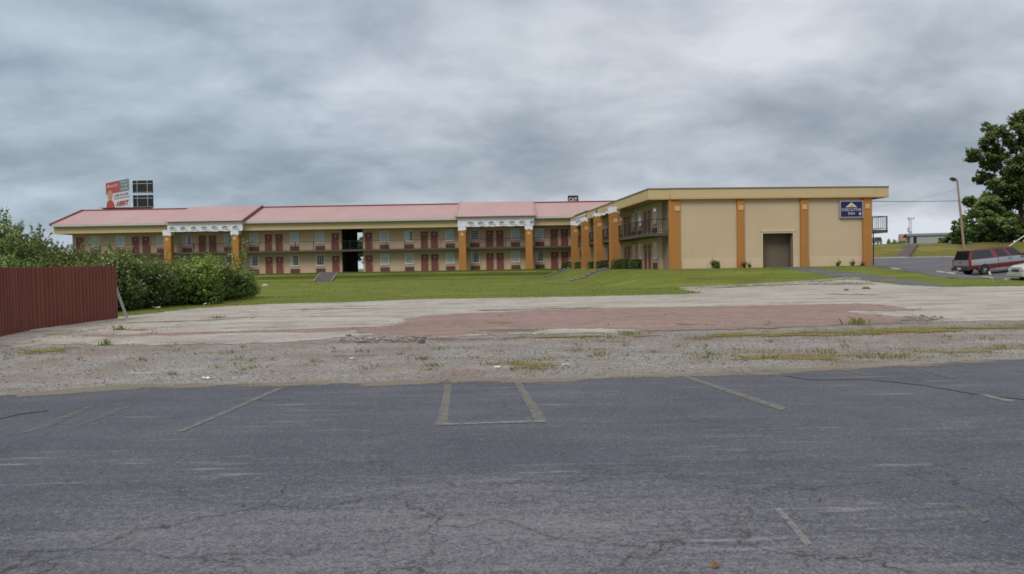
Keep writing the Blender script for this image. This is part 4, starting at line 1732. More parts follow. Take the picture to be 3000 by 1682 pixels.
def shrub(kind, u, Y, vtop, rpx, label, rz):
    c, s, b_ = KIND[kind]
    p = at(u, 800, Y)
    z0_ = h(p.x, Y)
    top = at(u, vtop, Y).z - z0_
    o = empty('shrub', (p.x, Y, z0_), rz, label, 'shrub', 'wild shrubs behind the red fence')
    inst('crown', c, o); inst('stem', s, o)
    if b_:
        inst('blossom', b_, o)
    kh, kr = KH[kind]
    rad = rpx / F * Y
    o.scale = (rad / kr, rad / kr, top / kh / 1.08)
    return o


for a in [
    ('d', -35, 29.5, 622, 95, 'tall shrub at the very left edge of the picture, above the fence', .3),
    ('a', 60, 31.5, 668, 88, 'dense green shrub second from the left edge, behind the fence', 1.2),
    ('d', 128, 34.5, 668, 70, 'shrub with tall leafy spires just left of the pink roof corner', 2.4),
    ('a', 185, 32.0, 708, 85, 'olive green shrub below the left corner of the pink roof', 3.6),
    ('b', 262, 33.5, 712, 85, 'round dark green shrub below the billboard, topping the fence', .6),
    ('b', 120, 29.5, 735, 92, 'low dark shrub right behind the middle of the red fence', 4.4),
    ('b', 20, 27.5, 725, 90, 'low dark shrub behind the left part of the red fence', 5.1),
    ('b', 245, 29.8, 750, 78, 'low shrub right behind the right part of the red fence', 2.0),
    ('f', 352, 32.2, 722, 84, 'shrub covered in pale cream blossom beside the end of the fence', .9),
    ('f', 418, 33.8, 752, 74, 'shrub with scattered pale blossom on arching sprays, right of the fence brace', 2.9),
    ('b', 392, 35.6, 742, 80, 'dark shrub behind the two blossoming ones', 4.0),
    ('b', 478, 36.0, 745, 82, 'dark green shrub in front of the leftmost orange column', 1.0),
    ('a', 545, 37.5, 752, 78, 'spreading shrub above the patch of bare reddish earth', 5.5),
    ('c', 598, 36.8, 752, 74, 'bright yellow-green shrub near the right of the thicket', .2),
    ('a', 628, 40.0, 738, 76, 'tall bushy shrub rising in front of the second portico column', 2.2),
    ('b', 682, 42.0, 772, 66, 'dark rounded shrub at the right of the thicket', 3.3),
    ('b', 716, 44.5, 812, 40, 'lowest shrub at the right-hand end of the thicket', .8),
]:
    shrub(*a)

# slim sapling with pale sprays at the portico column
rnd = random.Random(21)
sp_ = at(700, 800, 43)
sap = empty('sapling', (sp_.x, 43, h(sp_.x, 43)), 0, 'slim sapling with leafy sprays in front of the second orange column', 'sapling')
pts, mb = [], MB()
for i in range(9):
    a = rnd.uniform(0, 6.28)
    tip = Vector((.45 * math.cos(a), .35 * math.sin(a), rnd.uniform(2.3, 3.3)))
    mb.tube([(0, 0, 0), tuple(tip * .5 + Vector((0, 0, .2))), tuple(tip)], [.02, .012, .004], 4)
    for k in range(32):
        q = rnd.uniform(.25, 1.0)
        pts.append((tip * q + Vector((rnd.gauss(0, .10), rnd.gauss(0, .10), rnd.gauss(0, .1) + .1)), .7, Vector((0, 0, .3))))
inst('crown', leaf_mesh('crown', M['leaf_c'], pts, .075, rnd), sap)
mb.build('stem', M['bark'], sap)

# bare earth under the shrubs
p = ground(505, 884)
rnd = random.Random(4)
mb = MB()
n, rg = 22, 5
vs = [(0, 0, .42)]
for r_ in range(1, rg + 1):
    for k in range(n):
        a = 6.2832 * k / n
        q = r_ / rg
        vs.append((math.cos(a) * .95 * q * (1 + rnd.uniform(-.1, .1)), math.sin(a) * .6 * q, .42 * (1 - q * q) + rnd.uniform(-.03, .05) - (.06 if r_ == rg else 0)))
fs = [(0, 1 + k, 1 + (k + 1) % n) for k in range(n)]
for r_ in range(rg - 1):
    for k in range(n):
        k2 = (k + 1) % n
        fs.append((1 + r_ * n + k, 1 + (r_ + 1) * n + k, 1 + (r_ + 1) * n + k2, 1 + r_ * n + k2))
mb.add(vs, fs)
o = mb.build('dirt_mound', M['bare_earth'], smooth=True, loc=tuple(p))
tag(o, 'small mound of bare reddish earth at the foot of the shrubs', 'mound')


# clipped hedges along the flat-roofed wing
def hedge(s, t_, ln, dp, hg, label, seed, n=1500, mat='leaf_hedge', size=.06):
    rnd = random.Random(seed)
    o = empty('hedge', tuple(wing(s, t_, 0)), WA, label, 'hedge', 'clipped hedges along the flat-roofed wing')
    pts = []
    for _ in range(n):
        x, y, z = rnd.uniform(-1, 1), rnd.uniform(-1, 1), rnd.uniform(0, 1)
        k = rnd.random()
        if k < .45:
            z = 1 - rnd.uniform(0, .12)
        elif k < .8:
            y = -1 + rnd.uniform(0, .2)
        else:
            x = rnd.choice((-1, 1)) * (1 - rnd.uniform(0, .1))
        rr = 1 - .22 * (abs(x) ** 6) * z ** 3
        p = Vector((x * ln / 2 * (1 - .10 * z * z), y * dp / 2, z * hg * rr + .05 * mnoise.noise(Vector((x * 4 + seed, y * 3, 0)))))
        tn = .20 + .5 * z + .3 * mnoise.noise(p * 3)  # hedge shading painted in: leaves lighter towards the top
        pts.append((p, tn, Vector((0, 0, 1)) if z > .85 else Vector((0, -1, 0))))
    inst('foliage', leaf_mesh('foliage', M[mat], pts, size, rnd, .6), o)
    mb = MB()
    for i in range(max(2, int(ln))):
        x = -ln / 2 + (i + .5) * ln / max(2, int(ln))
        mb.tube([(x, 0, -.1), (x + .05, .03, hg * .5), (x + rnd.uniform(-.2, .2), 0, hg * .85)], [.04, .03, .01], 5)
    mb.build('stem', M['bark'], o)
    return o


hedge(-2.5, 33.2, 1.5, 1.6, .78, 'dark clipped hedge left of the leftmost column of the flat-roofed wing', 1, 2200)
hedge(-2.05, 28.3, 1.0, 1.6, .74, 'short clipped hedge between the first and second orange columns from the left', 2, 1600)
hedge(-1.7, 22.0, .95, 1.6, .76, 'small clipped hedge just left of the third orange column', 3, 1500)
hedge(-1.65, 16.3, 1.5, 1.7, .84, 'clipped hedge between the two nearest orange columns', 4, 2600)
hedge(-1.62, 9.6, 1.5, 1.5, .90, 'left half of the large bright hedge right of the nearest column', 5, 2600, 'leaf_b')
hedge(-.45, 9.2, 1.35, 1.5, .86, 'right half of the large bright hedge, touching the room fronts', 6, 2200, 'leaf_b')


# small plants at the foot of the end wall
def wall_plant(u, wd, hg, label, mat, n, size, seed, name='bush'):
    rnd = random.Random(seed)
    s = S(u, 780, -.6)
    o = empty(name, tuple(wing(s, -.62, -.02)), WA, label, 'bush', 'small plants along the foot of the end wall')
    blobs = [(rnd.uniform(-.3, .3) * wd, 0, hg * rnd.uniform(.35, .75), wd * rnd.uniform(.22, .36), hg * .30) for _ in range(5)]
    blobs.append((0, 0, hg * .4, wd * .36, hg * .4))
    sp, stems = shoot_points(blobs, 10, rnd, (.1, .3), .05)
    inst('foliage', leaf_mesh('foliage', M[mat], blob_points(blobs, n, rnd) + sp, size, rnd), o)
    mb = MB()
    for i in range(4):
        mb.tube([(0, 0, -.05), (rnd.uniform(-.2, .2) * wd, 0, hg * .7)], [.02, .006], 4)
    mb.build('stem', M['bark'], o)


wall_plant(2098, .85, .72, 'round green bush at the foot of the end wall, left panel', 'leaf_a', 900, .05, 1)
wall_plant(2180, .42, .50, 'reddish brown plant beside the second orange pilaster', 'leaf_brown', 260, .045, 2, 'plant')
wall_plant(2196, .32, .38, 'small green plant right of the reddish one', 'leaf_b', 200, .045, 3, 'plant')
wall_plant(2456, .42, .52, 'thin plant below the left of the blue sign', 'leaf_a', 240, .045, 4, 'plant')
wall_plant(2498, .36, .48, 'sparse plant below the right half of the blue sign', 'leaf_b', 200, .045, 5, 'plant')
wall_plant(2526, .45, .30, 'low brownish plant at the foot of the rightmost pilaster', 'leaf_brown', 240, .045, 6, 'plant')


# ================================================================== TREES ON THE RIGHT
def clump_tree(name, base, label, clumps, trunk_r, size, leaves, mat, seed, group=None, cat='tree'):
    """clumps: (dx, dy, dz, radius). trunk and limbs reach each clump"""
    rnd = random.Random(seed)
    o = empty(name, tuple(base), 0, label, cat, group)
    top = max(c[2] for c in clumps)
    lean = [Vector((.25 * math.sin(k * 1.3), .2 * math.cos(k * 1.7), top * .9 * k / 5)) for k in range(6)]
    lean[0] = Vector((0, 0, -.4))
    mb = MB()
    mb.tube(lean, [trunk_r * (1 - .82 * k / 5) * (1.25 if k == 0 else 1) for k in range(6)], 9)
    pts = []
    vol = sum(c[3] ** 2.2 for c in clumps)
    for (dx, dy, dz, r) in clumps:
        zb = max(.15 * top, dz - .35 * math.hypot(dx, dy) - .3)
        k = min(4.99, max(0, zb / (top * .9) * 5))
        b0 = lean[int(k)].lerp(lean[int(k) + 1], k - int(k))
        tip = Vector((dx, dy, dz))
        mid = b0.lerp(tip, .55) + Vector((rnd.uniform(-.2, .2), rnd.uniform(-.2, .2), -.06 * (tip - b0).length))
        rad = max(.05, trunk_r * .28 * (1 - .6 * zb / top))
        mb.tube([b0, mid, tip], [rad, rad * .6, rad * .2], 5)
        subs = []
        for _ in range(18):
            d = Vector((rnd.gauss(0, 1), rnd.gauss(0, 1), rnd.gauss(0, .75))).normalized()
            q = tip + d * r * rnd.uniform(.25, 1.3)
            subs.append((q.x, q.y, q.z, r * rnd.uniform(.26, .48), r * rnd.uniform(.18, .34)))
            mb.tube([mid.lerp(tip, .7), q], [rad * .25, .015], 4, False)
        n = int(leaves * r ** 2.2 / vol)
        wts = [q[3] ** 2 for q in subs]
        for _ in range(n):
            x_, y_, z_, r_, rz_ = rnd.choices(subs, wts)[0]
            g_ = Vector((rnd.gauss(0, .46), rnd.gauss(0, .46), rnd.gauss(0, .42)))
            p = Vector((x_ + g_.x * r_, y_ + g_.y * r_, z_ + g_.z * rz_ * 1.25))
            tn = .34 + .30 * (p.z - z_) / rz_ + .18 * (p.z - dz) / r + .25 * mnoise.noise(p * .9)  # crown shading painted in: clump tops lighter, undersides darker
            pts.append((p, tn, g_))
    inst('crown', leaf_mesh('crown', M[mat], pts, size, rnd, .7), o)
    mb.build('trunk', M['bark'], o)
    return o


def px_clumps(Y, base, L, depth, rnd):
    out = []
    for (u, v, rp) in L:
        p = at(u, v, Y)
        out.append((p.x - base.x, rnd.uniform(-depth, depth), p.z - base.z, rp / F * Y))
    return out


rnd = random.Random(8)
Y = 112
b = at(2985, 712, Y); b.z = h(b.x, Y)
big = [(3000, 345, 38), (2962, 372, 26), (2990, 395, 32), (2925, 405, 30), (2895, 400, 16), (2950, 430, 24), (2985, 440, 34), (3030, 400, 40), (2868, 458, 22), (2895, 470, 20),
       (2852, 448, 12), (2990, 490, 40), (2945, 505, 34), (2915, 520, 24), (2975, 545, 40), (2930, 560, 30), (3035, 470, 45), (3040, 560, 50), (2895, 580, 22), (2985, 600, 42),
       (2985, 350, 22), (2950, 400, 26), (2925, 425, 20), (2970, 460, 28), (2940, 475, 22), (2915, 490, 16), (2960, 525, 30), (2935, 540, 26), (2905, 545, 20), (2960, 580, 32), (2920, 585, 26), (2995, 560, 34), (2965, 620, 34), (2915, 630, 26), (2880, 610, 18), (3010, 520, 36), (3060, 340, 30), (3080, 430, 50), (3100, 520, 50), (2940, 605, 36), (3040, 640, 46), (2975, 655, 40)]
clump_tree('tree', b, 'tall dark spreading tree at the right edge, on the far bank', px_clumps(Y, b, big, 4.5, rnd), .42, .17, 88000, 'leaf_tree', 5)
Y = 109
b = at(2880, 715, Y); b.z = h(b.x, Y)
mid_ = [(2862, 585, 14), (2880, 600, 20), (2855, 618, 17), (2898, 625, 24), (2870, 645, 24), (2850, 660, 18), (2905, 660, 26), (2885, 685, 26), (2860, 690, 22), (2918, 690, 24), (2845, 640, 10)]
clump_tree('tree', b, 'mid-height tree in front of the tall one, behind the light pole', px_clumps(Y, b, mid_, 2.5, rnd), .22, .18, 24000, 'leaf_tree', 6)
b = at(2945, 715, 110); b.z = h(b.x, 110)
low = [(2915, 650, 24), (2900, 690, 24), (2880, 700, 20), (2935, 640, 24), (2960, 660, 28), (2925, 675, 24), (2950, 690, 26), (2985, 685, 30), (3010, 670, 30)]
clump_tree('tree', b, 'shaded low tree filling the space under the tall tree', px_clumps(110, b, low, 2.0, rnd), .2, .18, 20000, 'leaf_tree', 7)
b = at(2800, 716, 108); b.z = h(b.x, 108)
lo2 = [(2786, 652, 6), (2788, 668, 9), (2800, 682, 15), (2782, 694, 15), (2815, 668, 12), (2825, 690, 17), (2800, 702, 18), (2775, 706, 12), (2822, 706, 16), (2838, 652, 9), (2838, 675, 14)]
clump_tree('tree', b, 'small bright green tree with a pointed tip, left of the light pole', px_clumps(108, b, lo2, 1.5, rnd), .14, .14, 11000, 'leaf_b', 8)
# tree seen through the breezeway
b = at(1072, 790, 128); b.z = 1.0
bt = [(1060, 722, 14), (1052, 728, 14), (1064, 740, 16), (1050, 712, 13), (1066, 700, 12), (1058, 735, 16), (1080, 730, 15), (1070, 755, 14), (1045, 752, 12)]
clump_tree('tree', b, 'dark tree behind the motel, seen through the breezeway', px_clumps(128, b, bt, 1.5, rnd), .18, .17, 4000, 'leaf_tree', 9)


# ================================================================== CARS
def bilin(c, u, v):
    a = c[0].lerp(c[1], u)
    b_ = c[3].lerp(c[2], u)
    return a.lerp(b_, v)


def panel(mb, c, u0, u1, v0, v1, off, r_=.0):
    """sheet lying `off` proud of the quad c (corners: 0 bottom-left, 1 bottom-right, 2 top-right, 3 top-left)"""
    n = (c[1] - c[0]).cross(c[3] - c[0]).normalized() * off
    q = [bilin(c, u0, v0) + n, bilin(c, u1, v0) + n, bilin(c, u1, v1) + n, bilin(c, u0, v1) + n]
    b_ = [p - n * 1.4 for p in q]
    mb.add([tuple(p) for p in q + b_], [(0, 1, 2, 3), (0, 4, 5, 1), (1, 5, 6, 2), (2, 6, 7, 3), (3, 7, 4, 0)])


def wheel(parent, x, y, r, w, side):
    prof_t = [(r * .58, -w / 2), (r * .93, -w / 2), (r, -w * .3), (r, w * .3), (r * .93, w / 2), (r * .58, w / 2)]
    o = MB().lathe(prof_t, 'y', 24).build('wheel', M['tyre'], parent, smooth=True, loc=(x, y, r))
    s = side
    rim = MB().lathe([(r * .60, s * w * .30), (r * .58, s * w * .48), (r * .50, s * w * .42), (r * .22, s * w * .40), (r * .20, s * w * .52), (r * .05, s * w * .53)], 'y', 20)
    for k in range(6):
        a = k * 1.047
        d = Vector((math.cos(a), 0, math.sin(a)))
        rim.tube([d * r * .22 + Vector((0, s * w * .44, 0)), d * r * .54 + Vector((0, s * w * .44, 0))], r * .07, 5)
    rim.build('rim', M['rim'], o, smooth=True)
    return o


def loft(mb, secs):
    """secs: list of closed rings of equal length"""
    n = len(secs[0])
    vs = [p for s in secs for p in s]
    fs = []
    for i in range(len(secs) - 1):
        for k in range(n):
            k2 = (k + 1) % n
            fs.append((i * n + k, i * n + k2, (i + 1) * n + k2, (i + 1) * n + k))
    fs.append(tuple(range(n))[::-1])
    fs.append(tuple((len(secs) - 1) * n + k for k in range(n)))
    mb.add(vs, fs)


def make_car(name, label, cat, loc, rz, pitch, roll, body_mat, stations, cabin, wheels, wr, ww, spec, group=None):
    """stations: (x, z_bottom, z_top, half_width); cabin: x and half-width of the bottom and top rectangle"""
    o = empty(name, loc, 0, label, cat, group)
    o.rotation_mode = 'XYZ'
    o.rotation_euler = (roll, pitch, rz)
    mb = MB()
    secs = []
    for (x, zb, zt, hw) in stations:
        zm = zb + (zt - zb) * .45
        half = [(x, hw * .90, zb), (x, hw * .985, zb + .10), (x, hw, zm), (x, hw * .985, zt - .12), (x, hw * .93, zt - .02), (x, hw * .80, zt)]
        ring = half + [(p[0], -p[1], p[2]) for p in half[::-1]]
        secs.append(ring)
    loft(mb, secs)
    # open wheel arches: dark wells stand in the body side
    body = mb.build('body', body_mat, o, smooth=True)
    (xb0, xb1, hb, zb), (xt0, xt1, ht_, zt) = cabin
    B = [Vector(q) for q in ((xb0, -hb, zb), (xb1, -hb, zb), (xb1, hb, zb), (xb0, hb, zb))]
    T = [Vector(q) for q in ((xt0, -ht_, zt), (xt1, -ht_, zt), (xt1, ht_, zt), (xt0, ht_, zt))]
    mb = MB()
    mb.add([tuple(q) for q in B + T], [(0, 3, 2, 1), (4, 5, 6, 7), (0, 1, 5, 4), (1, 2, 6, 5), (2, 3, 7, 6), (3, 0, 4, 7)])
    me = mb.mesh('roof', body_mat, .055, True)
    inst('roof', me, o)
    sides = {'right': [B[0], B[1], T[1], T[0]], 'left': [B[2], B[3], T[3], T[2]], 'rear': [B[3], B[0], T[0], T[3]], 'front': [B[1], B[2], T[2], T[1]]}
    for (sd, u0_, u1_, v0_, v1_) in spec['windows']:
        mb = MB()
        panel(mb, sides[sd], u0_, u1_, v0_, v1_, .012)
        mb.build({'rear': 'rear_window', 'front': 'windscreen'}.get(sd, 'side_window'), M['car_glass'], o)
    for (x, tr_) in wheels:
        for s in (-1, 1):
            hw = spec['hw']
            # wheel well with a flared lip
            w_ = MB()
            nseg = 14
            rr = wr * 1.22
            arc = [(x + rr * math.cos(math.pi * k / nseg), wr + rr * math.sin(math.pi * k / nseg)) for k in range(nseg + 1)]
            arc = [(x + rr, spec['sill'])] + arc + [(x - rr, spec['sill'])]
            w_.prism(arc, 'y', s * (hw - .25), s * (hw + .006))
            we = w_.build('wheel_arch', M['bumper_dark'], o)
            lip = MB()
            lip.tube([(x + rr * math.cos(math.pi * k / nseg), s * (hw + .01), wr + rr * math.sin(math.pi * k / nseg)) for k in range(nseg + 1)], .035, 5)
            lip.build('lip', body_mat, we, smooth=True)
            wheel(o, x, s * (hw - ww * .38), wr, ww, s)
    for (nm, mat_, boxes, bev) in spec['extras']:
        for bx_ in boxes:
            MB().box(*bx_).build(nm, M[mat_], o, bev)
    return o


# big red and silver estate: nose to the right and slightly away
cr = ground(2883, 806)
suv_spec = dict(
    hw=.965, sill=.36,
    windows=[('right', .045, .44, .14, .88), ('right', .545, .715, .14, .88), ('right', .80, .975, .14, .86), ('left', .03, .36, .14, .86), ('left', .40, .62, .14, .86), ('left', .66, .96, .14, .86),
             ('rear', .08, .92, .10, .90), ('front', .08, .92, .10, .9)],
    extras=[
        ('tail_lamp', 'lamp_red', [(-2.80, -2.66, -.985, -.86, .74, 1.20), (-2.80, -2.66, .86, .985, .74, 1.20)], .01),
        ('bumper', 'bumper_dark', [(-2.97, -2.72, -.94, .94, .42, .64)], .03),
        ('number_plate', 'plate', [(-2.985, -2.971, -.20, .20, .50, .64)], 0),
        ('tow_bar', 'bumper_dark', [(-2.99, -2.6, -.06, .06, .34, .41)], 0),
        ('door_handle', 'bumper_dark', [(.10, .26, -.99, -.955, 1.02, 1.07), (1.06, 1.22, -.99, -.955, 1.02, 1.07)], .006),
        ('tailgate_handle', 'bumper_dark', [(-2.835, -2.78, -.08, .08, .98, 1.05)], .006),
        ('door_seam', 'bumper_dark', [(-.62, -.605, -.972, -.94, .48, 1.14), (.36, .375, -.972, -.94, .48, 1.14), (1.40, 1.415, -.972, -.94, .48, 1.14)], 0),
        ('running_board', 'chrome', [(-.95, 1.35, -1.02, -.86, .34, .40)], .01),
        ('wing_mirror', 'bumper_dark', [(1.16, 1.32, -1.17, -.97, 1.13, 1.30)], .03),
        ('headlamp', 'lamp_clear', [(2.60, 2.70, -.90, -.55, .78, .98), (2.60, 2.70, .55, .90, .78, .98)], .01),
        ('front_bumper', 'chrome', [(2.60, 2.80, -.95, .95, .45, .66)], .03),
    ])
st_suv = [(-2.80, .50, 1.14, .90), (-2.70, .46, 1.16, .955), (-2.2, .44, 1.17, .965), (0, .40, 1.17, .965), (1.25, .40, 1.16, .965), (1.5, .42, 1.12, .96), (2.3, .44, 1.08, .945), (2.66, .48, 1.02, .90)]
lx_, ly_ = -1.72, -.965
suv_rz = R(4.0)
tilt = R(-4.8)
suv = make_car('parked_car', 'red and silver estate car parked nose to the right beside the grass strip', 'car', (0, 0, 0), suv_rz, tilt, 0,
               M['two_tone'], st_suv, ((-2.77, 1.36, .925, 1.15), (-2.52, .62, .80, 1.84)), [(-1.72, 1), (1.62, 1)], .37, .25, suv_spec)
off = Matrix.Rotation(suv_rz, 4, 'Z') @ Matrix.Rotation(tilt, 4, 'Y') @ Vector((lx_, ly_ + .1, 0))
suv.location = (cr.x - off.x, cr.y - off.y, cr.z - off.z + .01)

# pale saloon at the right edge: only its front corner is in the picture
pc = ground(3046, 822)
sal_spec = dict(hw=.88, sill=.26,
                windows=[('right', .06, .36, .12, .86), ('right', .42, .66, .12, .86), ('right', .70, .95, .12, .80), ('left', .06, .36, .12, .86), ('left', .42, .66, .12, .86), ('left', .7, .95, .12, .8),
                         ('rear', .08, .92, .08, .9), ('front', .07, .93, .08, .9)],
                extras=[('headlamp', 'lamp_clear', [(2.10, 2.26, -.80, -.42, .62, .78), (2.10, 2.26, .42, .80, .62, .78)], .02),
                        ('bumper', 'pale_car', [(2.10, 2.34, -.84, .84, .30, .54)], .05),
                        ('grille', 'bumper_dark', [(2.20, 2.275, -.36, .36, .57, .69)], .01),
                        ('tail_lamp', 'lamp_red', [(-2.30, -2.20, -.82, -.45, .66, .82), (-2.30, -2.20, .45, .82, .66, .82)], .02),
                        ('wing_mirror', 'pale_car', [(.62, .78, -1.03, -.88, .92, 1.04), (.62, .78, .88, 1.03, .92, 1.04)], .02)])
st_sal = [(-2.28, .34, .96, .78), (-2.1, .28, 1.02, .86), (-1.2, .24, 1.04, .88), (.6, .24, 1.03, .88), (1.4, .26, .99, .87), (2.0, .30, .90, .84), (2.24, .34, .80, .77)]
sal = make_car('parked_car', 'pale silver-green car cut off by the right edge, only its front corner showing', 'car', (0, 0, 0), R(172), 0, 0, M['pale_car'], st_sal,
               ((-1.75, 1.05, .80, 1.01), (-1.0, .30, .62, 1.48)), [(-1.35, 1), (1.40, 1)], .31, .19, sal_spec)
print('PALE', pc, 'SUV', suv.location)
o_ = Matrix.Rotation(R(172), 4, 'Z') @ Vector((1.62, .80, 0))
sal.location = (pc.x - o_.x, pc.y - o_.y, h(pc.x - o_.x, pc.y - o_.y) + .0)
sal.rotation_euler = (0, R(3.0), R(172))
sal.scale = (1.12, 1.12, 1.12)

# far-off vehicles on the bank
b = at(2566, 716, 190); b.z = at(2566, 717, 190).z
far = make_car('parked_car', 'small dark off-roader far away beyond the balcony', 'car', tuple(b), R(80), 0, 0, M['dark_car'],
               [(-2.2, .45, 1.0, .80), (-2.0, .4, 1.05, .9), (1.0, .4, 1.05, .9), (2.1, .45, .95, .82)], ((-2.1, .9, .86, 1.03), (-1.9, .2, .72, 1.75)), [(-1.35, 1), (1.35, 1)], .36, .22,
               dict(hw=.9, sill=.36, windows=[('rear', .1, .9, .1, .9), ('right', .05, .95, .1, .9), ('left', .05, .95, .1, .9), ('front', .1, .9, .1, .9)],
                    extras=[('bumper', 'chrome', [(-2.30, -2.15, -.8, .8, .45, .66)], .03)]))
b = at(2648, 716, 205); b.z = at(2648, 717, 205).z
tr_ = empty('parked_truck', tuple(b), R(70), 'distant orange and white truck left of the grey shed', 'truck')
MB().box(-2.6, 1.4, -1.1, 1.1, .9, 2.7).build('cargo_box', M['orange_truck'], tr_, .05)
mb = MB(); mb.prism([(1.5, .6), (3.2, .6), (3.2, 1.4), (2.7, 2.4), (1.5, 2.4)], 'y', -1.0, 1.0)
mb.build('cab', M['white_paint'], tr_, .05)
for x in (-1.6, 2.3):
    for s in (-1, 1):
        wheel(tr_, x, s * .95, .45, .28, s)
MB().box(-2.6, 3.1, -.8, .8, .5, .88).build('chassis', M['bumper_dark'], tr_)


# ================================================================== SHED, POLES, MAST, SIGNS
Y = 140
p0, p1 = at(2668, 716, Y), at(2792, 713, Y)
zb = h(p0.x, Y) - .1
shed = empty('shed', (p0.x, Y, zb), R(-20), 'long grey metal shed with a dark low roof, beyond the bank', 'shed')
L_ = p1.x - p0.x + 3
eh_ = at(2668, 693, Y).z - zb
rh = at(2668, 686, Y).z - zb
mb = MB()
mb.prism([(0, 0), (7, 0), (7, eh_), (3.5, rh - .12), (0, eh_)], 'x', 0, L_)
wl = mb.build('wall', M['grey_paint'], shed)
mb = MB()
for i in range(int(L_ / .6)):
    mb.box(i * .6 + .2, i * .6 + .24, -.03, -.001, .05, eh_ - .05)
mb.build('wall_ribs', M['grey_paint'], shed)
mb = MB()
mb.prism([(-.12, eh_ - .03), (3.5, rh), (7.12, eh_ - .03), (7.12, eh_ + .12), (3.5, rh + .16), (-.12, eh_ + .12)], 'x', -.5, L_ + .4)
mb.build('roof', M['shed_roof'], shed)
MB().box(.45, .95, -.06, -.002, 0, 1.9).build('door', M['dark_room'], shed)
MB().box(-.06, -.002, 2.0, 3.4, 0, 2.0).build('door', M['dark_room'], shed)

# light pole
pb_ = at(2826, 722, 104.5); pb_.z = h(pb_.x, 104.5)
ptop = at(2804, 527, 104.5)
lp = empty('light_pole', tuple(pb_), 0, 'leaning wooden pole with a floodlight, standing on the far bank', 'light pole')
tp = ptop - pb_
MB().tube([(0, 0, -.5), tuple(tp * .5), tuple(tp)], [.17, .145, .11], 10).build('pole', M['pole_wood'], lp, smooth=True)
fl = Vector((tp.x - .55, -.1, tp.z + .02))
mb = MB()
mb.tube([(tp.x, 0, tp.z - .35), (tp.x - .25, -.06, tp.z - .15), (fl.x + .2, -.1, fl.z)], .035, 6)
mb.build('bracket', M['steel'], lp)
mb = MB()
mb.prism([(-.36, .10), (-.28, .28), (.18, .14), (.28, -.10), (.05, -.20)], 'y', -.28, .28)
fo = mb.build('floodlight', M['black_metal'], lp, .02, loc=tuple(fl))
fo.scale = (1.1, 1.1, 1.1)
mb = MB(); mb.quad((-.374, -.24, .07), (-.374, .24, .07), (.03, .24, -.215), (.03, -.24, -.215))
mb.build('lens', M['steel'], fo)
# power cables from the motel roof to the pole, and on to the right
def cable(a, b, sag, label, rad=.03):
    pts = []
    for i in range(25):
        q = i / 24
        p = a.lerp(b, q)
        p.z -= sag * 4 * q * (1 - q)
        pts.append(tuple(p - a))
    o = MB().tube(pts, rad, 5).build('power_cable', M['black_metal'], None, smooth=True, loc=tuple(a))
    tag(o, label, 'cable')
r_ = wing(SL + 1.3, 8, 5.75)
cable(r_, at(2811, 588, 104.5), .10, 'dark cable from the motel roof to the light pole')
cable(wing(SL + 1.3, 16, 5.6), at(2807, 552, 104.5), .9, 'thin upper cable sagging from the light pole to the motel roof', .007)
# pale guard on a guy line, behind the red car
ga, gb = at(2955, 718, 96), at(3012, 683, 96)
ga.z -= .2
gd = empty('guy_guard', tuple(ga), 0, 'pale slanting guard pole rising behind the roof of the red and silver car', 'pole')
dv = gb - ga
foot = -dv * (1.2)
MB().tube([tuple(foot), (0, 0, 0), tuple(dv * 1.6)], .075, 8).build('guard', M['pale_green'], gd, smooth=True)
MB().tube([tuple(dv * 1.6), tuple(dv * 3.2)], .02, 5).build('wire', M['black_metal'], gd)

# lattice mast far away
b = at(2667, 716, 230); b.z = h(b.x, 150) - 1
mt = empty('radio_mast', tuple(b), 0, 'thin lattice mast with aerials left of the grey shed', 'mast')
hm = at(2667, 637, 230).z - b.z
mb = MB()
for k in range(3):
    a = k * 2.094
    mb.tube([(.5 * math.cos(a), .5 * math.sin(a), 0), (.35 * math.cos(a), .35 * math.sin(a), hm)], .05, 5)
for i in range(14):
    z = hm * i / 14
    for k in range(3):
        a, a2 = k * 2.094, (k + 1) * 2.094
        mb.tube([(.48 * math.cos(a), .48 * math.sin(a), z), (.44 * math.cos(a2), .44 * math.sin(a2), z + hm / 14)], .03, 4)
mb.build('lattice', M['steel'], mt)
for (dx, z, s) in ((-.8, hm * .66, .7), (-.2, hm * .58, .6), (.1, hm * .42, .8), (-.75, hm * .97, .35), (.75, hm * .97, .35)):
    MB().box(dx - s * .35, dx + s * .35, -.6, -.4, z - s, z + s).build('aerial', M['steel'], mt, .05)
mb = MB(); mb.box(-1.0, 1.0, -.05, .05, hm * .95, hm * .965); mb.build('cross_arm', M['steel'], mt)

# two dark conifers on the skyline and low scrub
for (u, vt, lab) in ((2604, 700, 'left one of two tiny dark bushes on the skyline beside the balcony'), (2620, 702, 'right one of two tiny dark bushes on the skyline beside the balcony')):
    b = at(u, 716, 135); b.z = h(b.x, 135) - .1
    hh_ = at(u, vt, 135).z - b.z
    rnd = random.Random(u)
    o = empty('bush', tuple(b), 0, lab, 'bush', 'bushes on the skyline')
    pts = blob_points([(0, 0, hh_ * .35, .40, hh_ * .35), (0, 0, hh_ * .7, .28, hh_ * .3)], 500, rnd)
    inst('foliage', leaf_mesh('foliage', M['leaf_tree'], pts, .12, rnd), o)
    MB().tube([(0, 0, -.1), (0, 0, hh_ * .6)], [.06, .02], 5).build('stem', M['bark'], o)
for (u, wd, lab) in ((2632, 2.6, 'green weedy hump on top of the bank left of the shed'),):
    b = at(u, 716, 118); b.z = h(b.x, 118) - .1
    rnd = random.Random(u)
    o = empty('bush', tuple(b), 0, lab, 'bush')
    pts = blob_points([(-.5, 0, .3, .9, .5), (.5, 0, .25, 1.0, .35)], 700, rnd)
    inst('foliage', leaf_mesh('foliage', M['leaf_a'], pts, .10, rnd), o)

